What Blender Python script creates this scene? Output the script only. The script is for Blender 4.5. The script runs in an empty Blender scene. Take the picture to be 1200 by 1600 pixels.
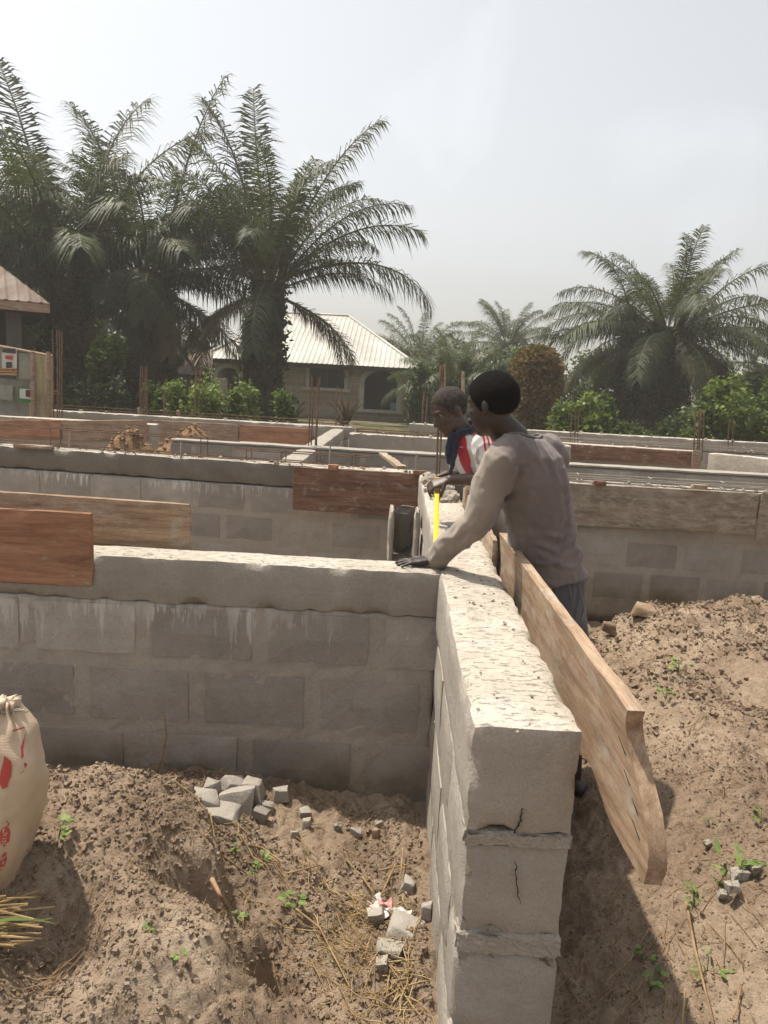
import bpy, bmesh, math, random
import numpy as np
from mathutils import Vector, Matrix, noise, Euler
from mathutils.bvhtree import BVHTree
random.seed(7); np.random.seed(7)
SC = bpy.context.scene
COL = SC.collection
# ---------------------------------------------------------------- camera
F_PX, CAM_Z, PITCH, ROLL = 1150.0, 1.76, math.atan(200 / 1150.0), 0.053
cam = bpy.data.cameras.new('camera'); cam_o = bpy.data.objects.new('camera', cam); COL.objects.link(cam_o)
cam.sensor_fit = 'VERTICAL'; cam.sensor_height = 34.6; cam.lens = 34.6 * F_PX / 1600.0
cam.clip_start = 0.05; cam.clip_end = 3000
cam_o.matrix_world = Matrix.Translation((0, 0, CAM_Z)) @ Euler((math.pi / 2 - PITCH, 0, 0)).to_matrix().to_4x4() @ Matrix.Rotation(ROLL, 4, 'Z')
SC.camera = cam_o
# ---------------------------------------------------------------- sky, sun, exposure
SUN = Vector((-0.37, 0.20, 1.0)).normalized()
w = bpy.data.worlds.new('World'); SC.world = w; w.use_nodes = True
nt = w.node_tree; nt.nodes.clear()
sky = nt.nodes.new('ShaderNodeTexSky'); sky.sky_type = 'NISHITA'; sky.sun_disc = False
sky.sun_elevation = math.asin(SUN.z); sky.sun_rotation = math.atan2(SUN.x, SUN.y)
sky.air_density = 1.3; sky.dust_density = 3.6; sky.ozone_density = 1.0
hs = nt.nodes.new('ShaderNodeHueSaturation'); hs.inputs['Saturation'].default_value = 0.22
bg = nt.nodes.new('ShaderNodeBackground'); bg.inputs['Strength'].default_value = 0.114
wo = nt.nodes.new('ShaderNodeOutputWorld')
nt.links.new(sky.outputs[0], hs.inputs['Color']); tcw = nt.nodes.new('ShaderNodeTexCoord'); cn = nt.nodes.new('ShaderNodeTexNoise'); cn.inputs['Scale'].default_value = 4.2; cn.inputs['Detail'].default_value = 7; cn.inputs['Distortion'].default_value = 0.5
cmr = nt.nodes.new('ShaderNodeMapRange'); cmr.inputs[1].default_value = 0.56; cmr.inputs[2].default_value = 0.74; cmr.inputs[3].default_value = 1.0; cmr.inputs[4].default_value = 1.13   # thin cloud wisps
cmx = nt.nodes.new('ShaderNodeVectorMath'); cmx.operation = 'SCALE'
nt.links.new(tcw.outputs['Generated'], cn.inputs['Vector']); nt.links.new(cn.outputs['Fac'], cmr.inputs[0]); nt.links.new(hs.outputs[0], cmx.inputs[0]); nt.links.new(cmr.outputs[0], cmx.inputs['Scale']); nt.links.new(cmx.outputs[0], bg.inputs['Color']); nt.links.new(bg.outputs[0], wo.inputs['Surface'])
sl = bpy.data.lights.new('sun', 'SUN'); sl.energy = 3.7; sl.angle = math.radians(0.8); sl.color = (1.0, 0.915, 0.785)
so = bpy.data.objects.new('sun', sl); COL.objects.link(so); so.rotation_euler = SUN.to_track_quat('Z', 'Y').to_euler(); so.location = SUN * 60
SC.view_settings.view_transform = 'Standard'; SC.view_settings.look = 'None'; SC.view_settings.gamma = 1.0
SC.view_settings.exposure = 0.66; SC.view_settings.use_curve_mapping = False
SC.cycles.max_bounces = 6; SC.cycles.volume_bounces = 1; SC.cycles.use_adaptive_sampling = True; SC.cycles.adaptive_threshold = 0.02
SC.cycles.use_denoising = True
# ---------------------------------------------------------------- pixel helpers (photo is 1200 x 1600)
def ray(u, v):
    x, y = (u - 600) / F_PX, -(v - 800) / F_PX
    c, s = math.cos(ROLL), math.sin(ROLL); X, Y = x * c - y * s, x * s + y * c
    cp, sp = math.cos(PITCH), math.sin(PITCH)
    return Vector((X, cp + Y * sp, -sp + Y * cp))
CAMP = Vector((0, 0, CAM_Z))
def at_z(u, v, z): d = ray(u, v); return CAMP + d * ((z - CAM_Z) / d.z)
def at_y(u, v, y): d = ray(u, v); return CAMP + d * (y / d.y)
# ---------------------------------------------------------------- object helpers
def link(o, parent=None):
    COL.objects.link(o)
    if parent is not None: o.parent = parent
    return o
def tag(o, label=None, cat=None, group=None, kind=None):
    for k, v in (('label', label), ('category', cat), ('group', group), ('kind', kind)):
        if v: o[k] = v
    return o
def thing(name, label, cat, loc=(0, 0, 0), rz=0.0, group=None):
    o = bpy.data.objects.new(name, None); COL.objects.link(o); o.empty_display_size = 0.1
    o.location = loc; o.rotation_euler = (0, 0, rz)
    return tag(o, label, cat, group)
def mesh(name, verts, faces, mat=None, smooth=False):
    me = bpy.data.meshes.new(name); me.from_pydata([tuple(v) for v in verts], [], faces); me.update()
    if mat is not None:
        for m in (mat if isinstance(mat, (list, tuple)) else [mat]): me.materials.append(m)
    if smooth:
        me.shade_smooth()
        if smooth == 'sharp': me.set_sharp_from_angle(angle=math.radians(38))
    return me
def obj(name, me, parent=None, loc=None, rot=None, scale=None):
    o = bpy.data.objects.new(name, me); link(o, parent)
    if loc is not None: o.location = loc
    if rot is not None: o.rotation_euler = rot
    if scale is not None: o.scale = scale
    return o
def fbm(p, oct=4): return noise.fractal(p, 1.0, 2.0, oct)
class MB:
    """collects vertices and faces for one mesh"""
    def __init__(s): s.v = []; s.f = []; s.m = []
    def add(s, vs, fs, mi=0):
        b = len(s.v); s.v += [Vector(p) for p in vs]; s.f += [[i + b for i in f] for f in fs]; s.m += [mi] * len(fs)
    def box(s, lo, hi, mi=0):
        x0, y0, z0 = lo; x1, y1, z1 = hi
        s.add([(x0, y0, z0), (x1, y0, z0), (x1, y1, z0), (x0, y1, z0), (x0, y0, z1), (x1, y0, z1), (x1, y1, z1), (x0, y1, z1)],
              [[0, 3, 2, 1], [4, 5, 6, 7], [0, 1, 5, 4], [1, 2, 6, 5], [2, 3, 7, 6], [3, 0, 4, 7]], mi)
    def tube(s, pts, rad, n=6, mi=0, cap=True):
        pts = [Vector(p) for p in pts]; rs = rad if isinstance(rad, (list, tuple)) else [rad] * len(pts)
        vs = []; fs = []; prev = None
        for i, p in enumerate(pts):
            t = (pts[min(i + 1, len(pts) - 1)] - pts[max(i - 1, 0)]).normalized()
            if prev is None: a = t.orthogonal().normalized()
            else:
                a = prev - t * prev.dot(t)
                a = a.normalized() if a.length > 1e-6 else t.orthogonal().normalized()
            prev = a; b = t.cross(a)
            for k in range(n):
                th = 2 * math.pi * k / n; vs.append(p + (a * math.cos(th) + b * math.sin(th)) * rs[i])
        for i in range(len(pts) - 1):
            for k in range(n): fs.append([i * n + k, i * n + (k + 1) % n, (i + 1) * n + (k + 1) % n, (i + 1) * n + k])
        if cap: fs.append(list(range(n))[::-1]); fs.append([(len(pts) - 1) * n + k for k in range(n)])
        s.add(vs, fs, mi)
    def build(s, name, mats, parent=None, smooth=False, **k):
        me = mesh(name, s.v, s.f, mats, smooth)
        if any(s.m): me.polygons.foreach_set('material_index', s.m)
        return obj(name, me, parent, **k)
def rough_box(L, T, H, n=(1, 1, 1), amp=0.004, freq=6.0, rnd=0.006, seed=0, chip=0.0, fine=0.0):
    """surface lattice of a box (x 0..L, y 0..T, z 0..H) with worn, uneven edges"""
    nx, ny, nz = n; idx = {}; vs = []; fs = []
    off = Vector((seed * 3.7, seed * 1.3, seed * 7.1)); R = random.Random(seed)
    def vid(i, j, k):
        if (i, j, k) in idx: return idx[(i, j, k)]
        p = Vector((L * i / nx, T * j / ny, H * k / nz)); c = Vector((L / 2, T / 2, H / 2))
        e = (i in (0, nx)) + (j in (0, ny)) + (k in (0, nz))
        q = p.copy()
        if e >= 2:
            r = rnd * (1 + chip * max(0.0, noise.noise(p * 14 + off)) * 3)
            if i in (0, nx): q.x += r * (1 if i == 0 else -1)
            if j in (0, ny): q.y += r * (1 if j == 0 else -1)
            if k in (0, nz): q.z += r * (1 if k == 0 else -1)
        q += noise.noise_vector(p * freq + off) * amp
        if fine: q += noise.noise_vector(p * freq * 6 + off) * fine
        idx[(i, j, k)] = len(vs); vs.append(q); return idx[(i, j, k)]
    for i in range(nx):
        for j in range(ny):
            fs.append([vid(i, j, 0), vid(i, j + 1, 0), vid(i + 1, j + 1, 0), vid(i + 1, j, 0)])
            fs.append([vid(i, j, nz), vid(i + 1, j, nz), vid(i + 1, j + 1, nz), vid(i, j + 1, nz)])
    for i in range(nx):
        for k in range(nz):
            fs.append([vid(i, 0, k), vid(i + 1, 0, k), vid(i + 1, 0, k + 1), vid(i, 0, k + 1)])
            fs.append([vid(i, ny, k), vid(i, ny, k + 1), vid(i + 1, ny, k + 1), vid(i + 1, ny, k)])
    for j in range(ny):
        for k in range(nz):
            fs.append([vid(0, j, k), vid(0, j, k + 1), vid(0, j + 1, k + 1), vid(0, j + 1, k)])
            fs.append([vid(nx, j, k), vid(nx, j + 1, k), vid(nx, j + 1, k + 1), vid(nx, j, k + 1)])
    return vs, fs
# ---------------------------------------------------------------- material helpers
class NT:
    def __init__(s, name):
        s.m = bpy.data.materials.new(name); s.m.use_nodes = True; s.t = s.m.node_tree; s.t.nodes.clear()
        s.out = s.n('OutputMaterial'); s.geo = s.n('NewGeometry'); s.tc = s.n('TexCoord')
    def n(s, ty, **k):
        x = s.t.nodes.new('ShaderNode' + ty)
        for a, b in k.items(): setattr(x, a, b)
        return x
    def l(s, a, b): s.t.links.new(a, b)
    def set(s, sock, v):
        if hasattr(v, 'is_output'): s.l(v, sock)
        elif isinstance(v, (tuple, list)) and len(v) == 3 and sock.type == 'RGBA': sock.default_value = (*v, 1)
        else: sock.default_value = v
    def mapping(s, vec, sc=(1, 1, 1), loc=(0, 0, 0)):
        x = s.n('Mapping'); s.l(vec, x.inputs[0]); x.inputs['Scale'].default_value = sc; x.inputs['Location'].default_value = loc; return x.outputs[0]
    def noise(s, vec, scale, detail=5, rough=0.6, dist=0.0):
        x = s.n('TexNoise'); s.l(vec, x.inputs['Vector']); x.inputs['Scale'].default_value = scale; x.inputs['Detail'].default_value = detail
        x.inputs['Roughness'].default_value = rough; x.inputs['Distortion'].default_value = dist; return x.outputs['Fac']
    def ramp(s, fac, stops):
        x = s.n('ValToRGB'); s.l(fac, x.inputs[0]); e = x.color_ramp.elements
        while len(e) < len(stops): e.new(0.5)
        for q, (p, c) in zip(e, stops): q.position = p; q.color = (*c, 1) if len(c) == 3 else c
        return x.outputs[0]
    def mth(s, op, a, b=0.0, clamp=False):
        x = s.n('Math', operation=op, use_clamp=clamp); s.set(x.inputs[0], a); s.set(x.inputs[1], b); return x.outputs[0]
    def mix(s, fac, a, b, mode='MIX'):
        x = s.n('Mix', data_type='RGBA', blend_type=mode); s.set(x.inputs[0], fac); s.set(x.inputs[6], a); s.set(x.inputs[7], b); return x.outputs[2]
    def rng(s, v, a, b, c=0.0, d=1.0):
        x = s.n('MapRange'); s.l(v, x.inputs[0])
        for i, q in enumerate((a, b, c, d)): x.inputs[i + 1].default_value = q
        return x.outputs[0]
    def sep(s, vec): x = s.n('SeparateXYZ'); s.l(vec, x.inputs[0]); return x.outputs
    def bump(s, h, strength=0.4, dist=0.01, nrm=None):
        x = s.n('Bump'); s.l(h, x.inputs['Height']); x.inputs['Strength'].default_value = strength; x.inputs['Distance'].default_value = dist
        if nrm is not None: s.l(nrm, x.inputs['Normal'])
        return x.outputs[0]
    def done(s, col, rough=0.9, nrm=None, spec=0.25, metal=0.0, trans=0.0, tcol=None, sheen=0.0):
        p = s.n('BsdfPrincipled'); s.set(p.inputs['Base Color'], col); s.set(p.inputs['Roughness'], rough)
        p.inputs['Specular IOR Level'].default_value = spec; p.inputs['Metallic'].default_value = metal
        if sheen: p.inputs['Sheen Weight'].default_value = sheen
        if nrm is not None: s.l(nrm, p.inputs['Normal'])
        sh = p.outputs[0]
        if trans:
            t = s.n('BsdfTranslucent'); s.set(t.inputs[0], tcol if tcol is not None else col); mx = s.n('MixShader'); mx.inputs[0].default_value = trans
            s.l(sh, mx.inputs[1]); s.l(t.outputs[0], mx.inputs[2]); sh = mx.outputs[0]
        s.l(sh, s.out.inputs['Surface']); return s.m
    def rand(s): return s.n('ObjectInfo').outputs['Random']
def mottled(name, stops, scale=4.0, rough=0.9, bs=60.0, bst=0.35, bd=0.006, coord='pos', spec=0.2, rnd=0.0, detail=6, metal=0.0, stretch=(1, 1, 1)):
    t = NT(name); v = t.geo.outputs['Position'] if coord == 'pos' else t.tc.outputs['Object']
    v = t.mapping(v, stretch)
    n1 = t.noise(v, scale, detail, 0.62); col = t.ramp(n1, stops)
    sp = t.noise(v, scale * 22, 3, 0.7); col = t.mix(t.rng(sp, 0.35, 0.7, 0.0, 0.35), col, (0.5, 0.5, 0.5), 'OVERLAY')
    if rnd:
        r = t.rng(t.rand(), 0, 1, 1 - rnd, 1 + rnd); x = t.n('VectorMath', operation='SCALE'); t.l(col, x.inputs[0]); t.l(r, x.inputs['Scale']); col = x.outputs[0]
    h = t.mth('ADD', t.noise(v, bs, 4, 0.7), t.noise(v, bs * 0.22, 3, 0.6))
    return t.done(col, rough, t.bump(h, bst, bd), spec, metal)
def concrete(name, dark, light, streak=None, rnd=0.0, bst=0.5, stain=None, bscale=90.0, smear=None, pits=0.0, pmap=(1, 1, 1), pscale=70):
    """cement: cloudy tone, pores, optional white run-off streaks below z=streak, damp brown stain near the ground"""
    t = NT(name); v = t.geo.outputs['Position']
    n1 = t.noise(v, 3.2, 7, 0.65, 0.4); mid = tuple((a + b) / 2 for a, b in zip(dark, light))
    col = t.ramp(n1, [(0.3, dark), (0.5, mid), (0.72, light)])
    gr = t.noise(v, 170, 2, 0.8); col = t.mix(t.rng(gr, 0.4, 0.75, 0.0, 0.45), col, tuple(c * 0.55 for c in dark))
    if rnd:
        r = t.rng(t.rand(), 0, 1, 1 - rnd, 1 + rnd); x = t.n('VectorMath', operation='SCALE'); t.l(col, x.inputs[0]); t.l(r, x.inputs['Scale']); col = x.outputs[0]
    po = t.sep(v)
    col = t.mix(t.rng(t.noise(v, 11, 8, 0.78, 0.2), 0.46, 0.70, 0, 0.35), col, tuple(c * 0.72 for c in dark))
    if smear: col = t.mix(t.rng(t.noise(v, 5.5, 7, 0.7, 0.9), 0.50, 0.62, 0, 0.45), col, smear)
    if pits:
        pv = t.noise(t.mapping(v, pmap), pscale, 4, 0.72, 0.3); col = t.mix(t.rng(pv, 0.60, 0.70, 0, pits), col, tuple(c * 0.45 for c in dark))
        col = t.mix(t.rng(t.noise(v, 9, 6, 0.7), 0.5, 0.68, 0, 0.28), col, tuple(c * 0.8 for c in dark))
    if stain:
        z1, scol = stain
        k = t.mth('MULTIPLY', t.rng(po[2], z1, z1 - 0.22), t.rng(t.noise(v, 2.2, 5, 0.6), 0.38, 0.62))
        col = t.mix(k, col, scol)
    if streak:
        z0, ln, amt = streak
        vx = t.mapping(v, (1, 1, 0.06)); run = t.noise(vx, 26, 4, 0.7); pat = t.rng(t.noise(v, 1.7, 2), 0.42, 0.62)
        depth = t.mth('MULTIPLY', t.rng(run, 0.42, 0.78), ln)
        d = t.mth('SUBTRACT', z0, po[2]); k = t.mth('SUBTRACT', depth, d); k = t.rng(k, 0.0, 0.05)
        k = t.mth('MULTIPLY', t.mth('MULTIPLY', k, t.rng(d, -0.02, 0.005)), pat); k = t.mth('MULTIPLY', k, amt)
        col = t.mix(k, col, (0.58, 0.57, 0.53))
    h = t.mth('ADD', t.noise(v, bscale, 5, 0.75), t.mth('MULTIPLY', t.noise(v, bscale * 0.2, 4, 0.6), 1.6))
    if pits: h = t.mth('SUBTRACT', h, t.mth('MULTIPLY', t.rng(pv, 0.56, 0.72), 1.6))
    return t.done(col, 0.92, t.bump(h, bst, 0.006), 0.15)
def wood(name, dark, mid, light, cement=0.0, rough=0.8, gscale=1.0):
    t = NT(name); v = t.tc.outputs['Object']
    g = t.mapping(v, (1.6 * gscale, 22 * gscale, 22 * gscale)); n1 = t.noise(g, 1.6, 8, 0.70, 0.45)
    col = t.ramp(n1, [(0.28, dark), (0.5, mid), (0.7, light)])
    big = t.noise(t.mapping(v, (0.9, 4, 4)), 2.6, 6, 0.65, 0.5); col = t.mix(t.rng(big, 0.45, 0.72, 0, 0.55), col, tuple(c * 0.5 for c in dark))
    fib = t.noise(t.mapping(v, (5, 160, 160)), 3, 4, 0.8); col = t.mix(t.rng(fib, 0.45, 0.72, 0, 0.7), col, tuple(c * 0.6 for c in dark))
    if cement:
        cm = t.noise(t.mapping(v, (0.55, 1.2, 1.2)), 11, 9, 0.78, 0.15); col = t.mix(t.rng(cm, 0.62 - 0.2 * cement, 0.74 - 0.1 * cement, 0, 0.85), col, (0.40, 0.365, 0.30))
    h = t.mth('ADD', n1, t.mth('MULTIPLY', fib, 0.8))
    return t.done(col, rough, t.bump(h, 0.55, 0.004), 0.25)
def leafmat(name, a, b, c, trans=0.35, rough=0.5, scale=1.5, spec=0.4):
    t = NT(name); v = t.geo.outputs['Position']; n = t.noise(v, scale, 4, 0.6); col = t.ramp(n, [(0.3, a), (0.5, b), (0.7, c)])
    r = t.rng(t.rand(), 0, 1, 0.75, 1.25); x = t.n('VectorMath', operation='SCALE'); t.l(col, x.inputs[0]); t.l(r, x.inputs['Scale']); col = x.outputs[0]
    tc = t.mix(0.5, col, (0.25, 0.32, 0.05), 'MULTIPLY'); tc = t.mix(0.35, col, (0.16, 0.22, 0.03))
    return t.done(col, rough, None, spec, trans=trans, tcol=tc)
def flat(name, c, rough=0.8, spec=0.2, metal=0.0):
    t = NT(name); n = t.noise(t.geo.outputs['Position'], 18, 4, 0.6)
    return t.done(t.mix(t.rng(n, 0.3, 0.7, 0, 0.4), c, tuple(x * 0.7 for x in c)), rough, None, spec, metal)
MAT = {}
MAT['block'] = concrete('block_cement', (0.269, 0.246, 0.219), (0.389, 0.357, 0.317), streak=(0.80, 0.30, 0.95), rnd=0.24, bst=0.6, stain=(0.22, (0.135, 0.105, 0.065)), smear=(0.30, 0.268, 0.22), pits=0.0)
MAT['block_end'] = concrete('block_cement_dry', (0.312, 0.279, 0.239), (0.402, 0.363, 0.315), rnd=0.06, bst=0.7, bscale=150, pits=0.0)
MAT['mortar'] = concrete('mortar', (0.308, 0.274, 0.233), (0.408, 0.366, 0.314), streak=(0.80, 0.28, 0.8), bst=0.9, stain=(0.20, (0.18, 0.135, 0.085)), bscale=60, pits=0.0)
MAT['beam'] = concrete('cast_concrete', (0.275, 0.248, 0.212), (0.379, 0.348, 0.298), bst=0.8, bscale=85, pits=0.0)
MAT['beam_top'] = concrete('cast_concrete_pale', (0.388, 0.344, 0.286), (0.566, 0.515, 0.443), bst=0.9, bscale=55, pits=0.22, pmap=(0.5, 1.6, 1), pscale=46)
MAT['beam_grey'] = concrete('cast_concrete_grey', (0.148, 0.134, 0.113), (0.210, 0.190, 0.160), bst=0.6, pits=0.0)
MAT['dry_mortar'] = concrete('dry_mortar', (0.26, 0.23, 0.185), (0.42, 0.375, 0.31), bst=1.0, bscale=60, pits=0.2)
MAT['w_red'] = wood('plywood_red', (0.198, 0.090, 0.052), (0.348, 0.180, 0.109), (0.444, 0.258, 0.167), 0.3)
MAT['w_dark'] = wood('plank_redbrown', (0.094, 0.046, 0.031), (0.200, 0.106, 0.070), (0.312, 0.188, 0.130), 0.4)
MAT['w_pale'] = wood('plank_pale', (0.20, 0.13, 0.08), (0.35, 0.255, 0.175), (0.48, 0.385, 0.285), 0.75)
MAT['w_orange'] = wood('plank_tan', (0.17, 0.105, 0.064), (0.345, 0.235, 0.152), (0.49, 0.37, 0.26), 0.62)
MAT['w_grey'] = wood('plank_cement_grey', (0.163, 0.127, 0.089), (0.263, 0.207, 0.152), (0.350, 0.282, 0.210), 0.8)
MAT['w_far'] = wood('plank_dusty', (0.176, 0.110, 0.077), (0.308, 0.215, 0.149), (0.407, 0.303, 0.226), 0.5)
MAT['rust'] = mottled('rusty_steel', [(0.3, (0.08, 0.048, 0.034)), (0.6, (0.16, 0.10, 0.070)), (0.75, (0.24, 0.165, 0.12))], 9, 0.85)
MAT['bar_grey'] = mottled('cement_dusted_steel', [(0.3, (0.20, 0.18, 0.155)), (0.7, (0.36, 0.33, 0.28))], 9, 0.85)
# ---------------------------------------------------------------- ground
def sst(a, b, x): t = min(1, max(0, (x - a) / (b - a))); return t * t * (3 - 2 * t)
def g2(x, y, cx, cy, sx, sy): return math.exp(-((x - cx) / sx) ** 2 - ((y - cy) / sy) ** 2)
def gh0(x, y):
    """large shape of the soil, metres"""
    h = 0.0
    if y < 3.1 and x < 0.36:
        f = 1 - 0.78 * sst(2.35, 2.92, y)
        h += 0.29 * math.exp(-(max(0, x + 0.95) / 0.52) ** 2) * f * (0.75 + 0.25 * sst(1.2, 1.9, y)) * sst(-6, -2.5, x)
        h += 0.10 * g2(x, y, -0.45, 1.75, 0.28, 0.35)
        h -= 0.26 * g2(x, y, -0.47, 2.00, 0.13, 0.085) + 0.24 * g2(x, y, -0.25, 1.86, 0.09, 0.11)
        h -= 0.20 * g2(x, y, -0.80, 1.70, 0.13, 0.16)
        xe = -0.55 + (2.3 - y) * 0.75 + 0.07 * noise.noise(Vector((y * 5, 3, 0))) + 0.04 * noise.noise(Vector((y * 14, 5, 0)))
        h += 0.13 * sst(xe + 0.035, xe - 0.035, x) * sst(1.35, 1.6, y) * sst(2.55, 2.30, y) - 0.05 * sst(xe + 0.30, xe + 0.03, x) * sst(xe - 0.05, xe + 0.03, x) * sst(2.5, 2.2, y)
        h += 0.07 * g2(x, y, -0.62, 2.28, 0.30, 0.20)
        h += 0.09 * g2(x, y, -0.55, 2.85, 0.35, 0.16) - 0.05 * g2(x, y, 0.05, 2.2, 0.25, 0.5)
        h += 0.05 * g2(x, y, 0.12, 2.0, 0.12, 0.2) - 0.03
    elif y < 6.6 and x >= 0.36:
        h += -0.14 * math.exp(-((x - 0.62) / 0.32) ** 2) + 0.29 * sst(0.75 + 0.5 * sst(3.8, 4.8, y), 1.55 + 0.6 * sst(3.8, 4.8, y), x) * sst(7.5, 5.6, y) * (0.55 + 0.45 * sst(1.0, 3.2, y))
        h += sst(3.2, 3.9, y) * (0.14 * noise.noise(Vector((x * 2.1 + 3, y * 2.1, 5))) + 0.06 * noise.noise(Vector((x * 5.5, y * 5.5, 8)))) * sst(0.9, 1.4, x)
        h -= 0.42 * sst(5.15, 5.8, y) * sst(0.8, 1.6, x) * (1 - 0.5 * sst(2.3, 3.4, x))
        h += 0.06 * g2(x, y, 1.9, 4.6, 0.7, 0.35) + 0.02 * g2(x, y, 2.9, 4.9, 0.5, 0.4) - 0.16 * g2(x, y, 1.15, 5.2, 0.35, 0.7)
    elif y < 6.6: h -= 0.10
    elif y < 14: h += 0.15
    if y >= 13: h += 0.15 + 0.12 * sst(14, 25, y) + 0.25 * noise.noise(Vector((x * 0.05, y * 0.05, 0))) * sst(20, 60, y)
    return h
def gh(x, y):
    h = gh0(x, y); near = 1.0 if y < 7 else 0.25
    if y < 40:
        rg = 1.0 if x < 0.36 else 0.95
        h += near * rg * (0.038 * noise.noise(Vector((x * 5, y * 5, 1.0))) + 0.022 * noise.noise(Vector((x * 12, y * 12, 4.0))))
    if 1.0 < y < 6.0 and -2.6 < x < 3.7:
        wp = noise.noise_vector(Vector((x * 9, y * 9, 3.3))) * 0.02
        mk = sst(-0.35, 0.35, noise.noise(Vector((x * 1.7, y * 1.7, 21.0)))); mk = 0.25 + 0.75 * mk
        v1 = noise.voronoi(Vector(((x + wp.x) * 17, (y + wp.y) * 17, 0.5)))[0]; v2 = noise.voronoi(Vector(((x + wp.y) * 36, (y + wp.x) * 36, 0.5)))[0]
        h += rg * mk * (0.030 * (0.55 - v1[0]) + 0.016 * (0.55 - v2[0]))
    if y < 7:
        n = noise.noise(Vector((x * 27, y * 27, 7.0))); rg *= 1 + 0.9 * sst(3.6, 4.4, y); h += rg * 0.016 * n
        m = noise.noise(Vector((x * 3, y * 3, 9.0)))
        h += rg * (0.010 + 0.007 * m) * noise.noise(Vector((x * 58, y * 58, 2.0)))
    return h
def soil_material():
    t = NT('soil'); v = t.geo.outputs['Position']
    n1 = t.noise(v, 1.6, 7, 0.66, 0.5)
    col = t.ramp(n1, [(0.30, (0.13, 0.090, 0.062)), (0.45, (0.22, 0.160, 0.112)), (0.60, (0.315, 0.24, 0.172)), (0.75, (0.41, 0.33, 0.25))])
    n2 = t.noise(v, 14, 5, 0.7); col = t.mix(t.rng(n2, 0.45, 0.7, 0, 0.55), col, (0.15, 0.098, 0.062))
    n3 = t.noise(v, 90, 3, 0.75); col = t.mix(t.rng(n3, 0.5, 0.78, 0, 0.5), col, (0.40, 0.33, 0.25))
    po = t.sep(v); gr = t.rng(po[1], 13.5, 16.0); gn = t.noise(v, 0.6, 6, 0.7)
    col = t.mix(t.mth('MULTIPLY', gr, t.rng(gn, 0.35, 0.55, 0.3, 0.95)), col, (0.05, 0.055, 0.022))
    h = t.mth('ADD', t.noise(v, 75, 6, 0.75), t.mth('MULTIPLY', t.noise(v, 22, 4, 0.65), 2.0))
    return t.done(col, 0.97, t.bump(h, 0.9, 0.012), 0.08)
MAT['soil'] = soil_material()
def axis(segs):
    out = []
    for a, b, st in segs:
        n = max(1, int(round((b - a) / st))); out += [a + (b - a) * i / n for i in range(n)]
    out.append(segs[-1][1]); return out
gx = axis([(-400, -60, 34), (-60, -12, 4), (-12, -2.6, 0.35), (-2.6, -1.25, 0.02), (-1.25, 1.7, 0.0095), (1.7, 3.6, 0.022), (3.6, 12, 0.35), (12, 60, 4), (60, 400, 34)])
gy = axis([(-40, -2, 4), (-2, 1.2, 0.2), (1.2, 3.0, 0.0095), (3.0, 5.8, 0.022), (5.8, 15, 0.25), (15, 60, 2.5), (60, 400, 30)])
gv = [(x, y, gh(x, y)) for y in gy for x in gx]
nx_ = len(gx); gf = [[j * nx_ + i, j * nx_ + i + 1, (j + 1) * nx_ + i + 1, (j + 1) * nx_ + i] for j in range(len(gy) - 1) for i in range(nx_ - 1)]
ground = tag(obj('ground', mesh('ground', gv, gf, MAT['soil'], True)), kind='structure')
ICO = bmesh.new(); bmesh.ops.create_icosphere(ICO, subdivisions=1, radius=1.0)
ICO_V = [v.co.copy() for v in ICO.verts]; ICO_F = [[v.index for v in f.verts] for f in ICO.faces]; ICO.free()
ICO0 = bmesh.new(); bmesh.ops.create_icosphere(ICO0, subdivisions=1, radius=1.0)
def ico20():
    b = bmesh.new(); bmesh.ops.create_cube(b, size=1.5); bmesh.ops.subdivide_edges(b, edges=b.edges[:], cuts=1, use_grid_fill=True)
    for v in b.verts: v.co = v.co.normalized() * (0.8 + 0.2 * v.co.length)
    bmesh.ops.triangulate(b, faces=b.faces[:]); b.verts.ensure_lookup_table()
    r = [v.co.copy() for v in b.verts], [[v.index for v in f.verts] for f in b.faces]; b.free(); return r
LV, LF = ico20()
def lump(mb, c, r, R, mi=0, squash=0.75):
    q = Euler((R.uniform(0, 6), R.uniform(0, 6), R.uniform(0, 6))).to_matrix(); s = Vector((R.uniform(.7, 1.25), R.uniform(.7, 1.25), R.uniform(.6, 1.0))) * r
    vs = []
    for v in LV:
        p = Vector((v.x * s.x, v.y * s.y, v.z * s.z)) * R.uniform(0.8, 1.2); p = q @ p; p.z *= squash; vs.append(p + c)
    mb.add(vs, LF, mi)
MAT['clod'] = mottled('soil_clod', [(0.3, (0.15, 0.10, 0.066)), (0.5, (0.25, 0.18, 0.12)), (0.72, (0.36, 0.29, 0.21))], 7, 0.97, 110, 0.9, 0.008, spec=0.08)
CV = [Vector((a, b, c)) for a in (-1, 1) for b in (-1, 1) for c in (-1, 1)]; CF = [[0, 1, 3, 2], [4, 6, 7, 5], [0, 4, 5, 1], [2, 3, 7, 6], [0, 2, 6, 4], [1, 5, 7, 3]]
def crumb(mb, c, r, R):
    q = Euler((R.uniform(0, 6), R.uniform(0, 6), R.uniform(0, 6))).to_matrix(); k = r * 0.62
    mb.add([c + q @ Vector((v.x * k * R.uniform(.5, 1.25), v.y * k * R.uniform(.5, 1.25), v.z * k * R.uniform(.45, 1.1))) for v in CV], CF)
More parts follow.
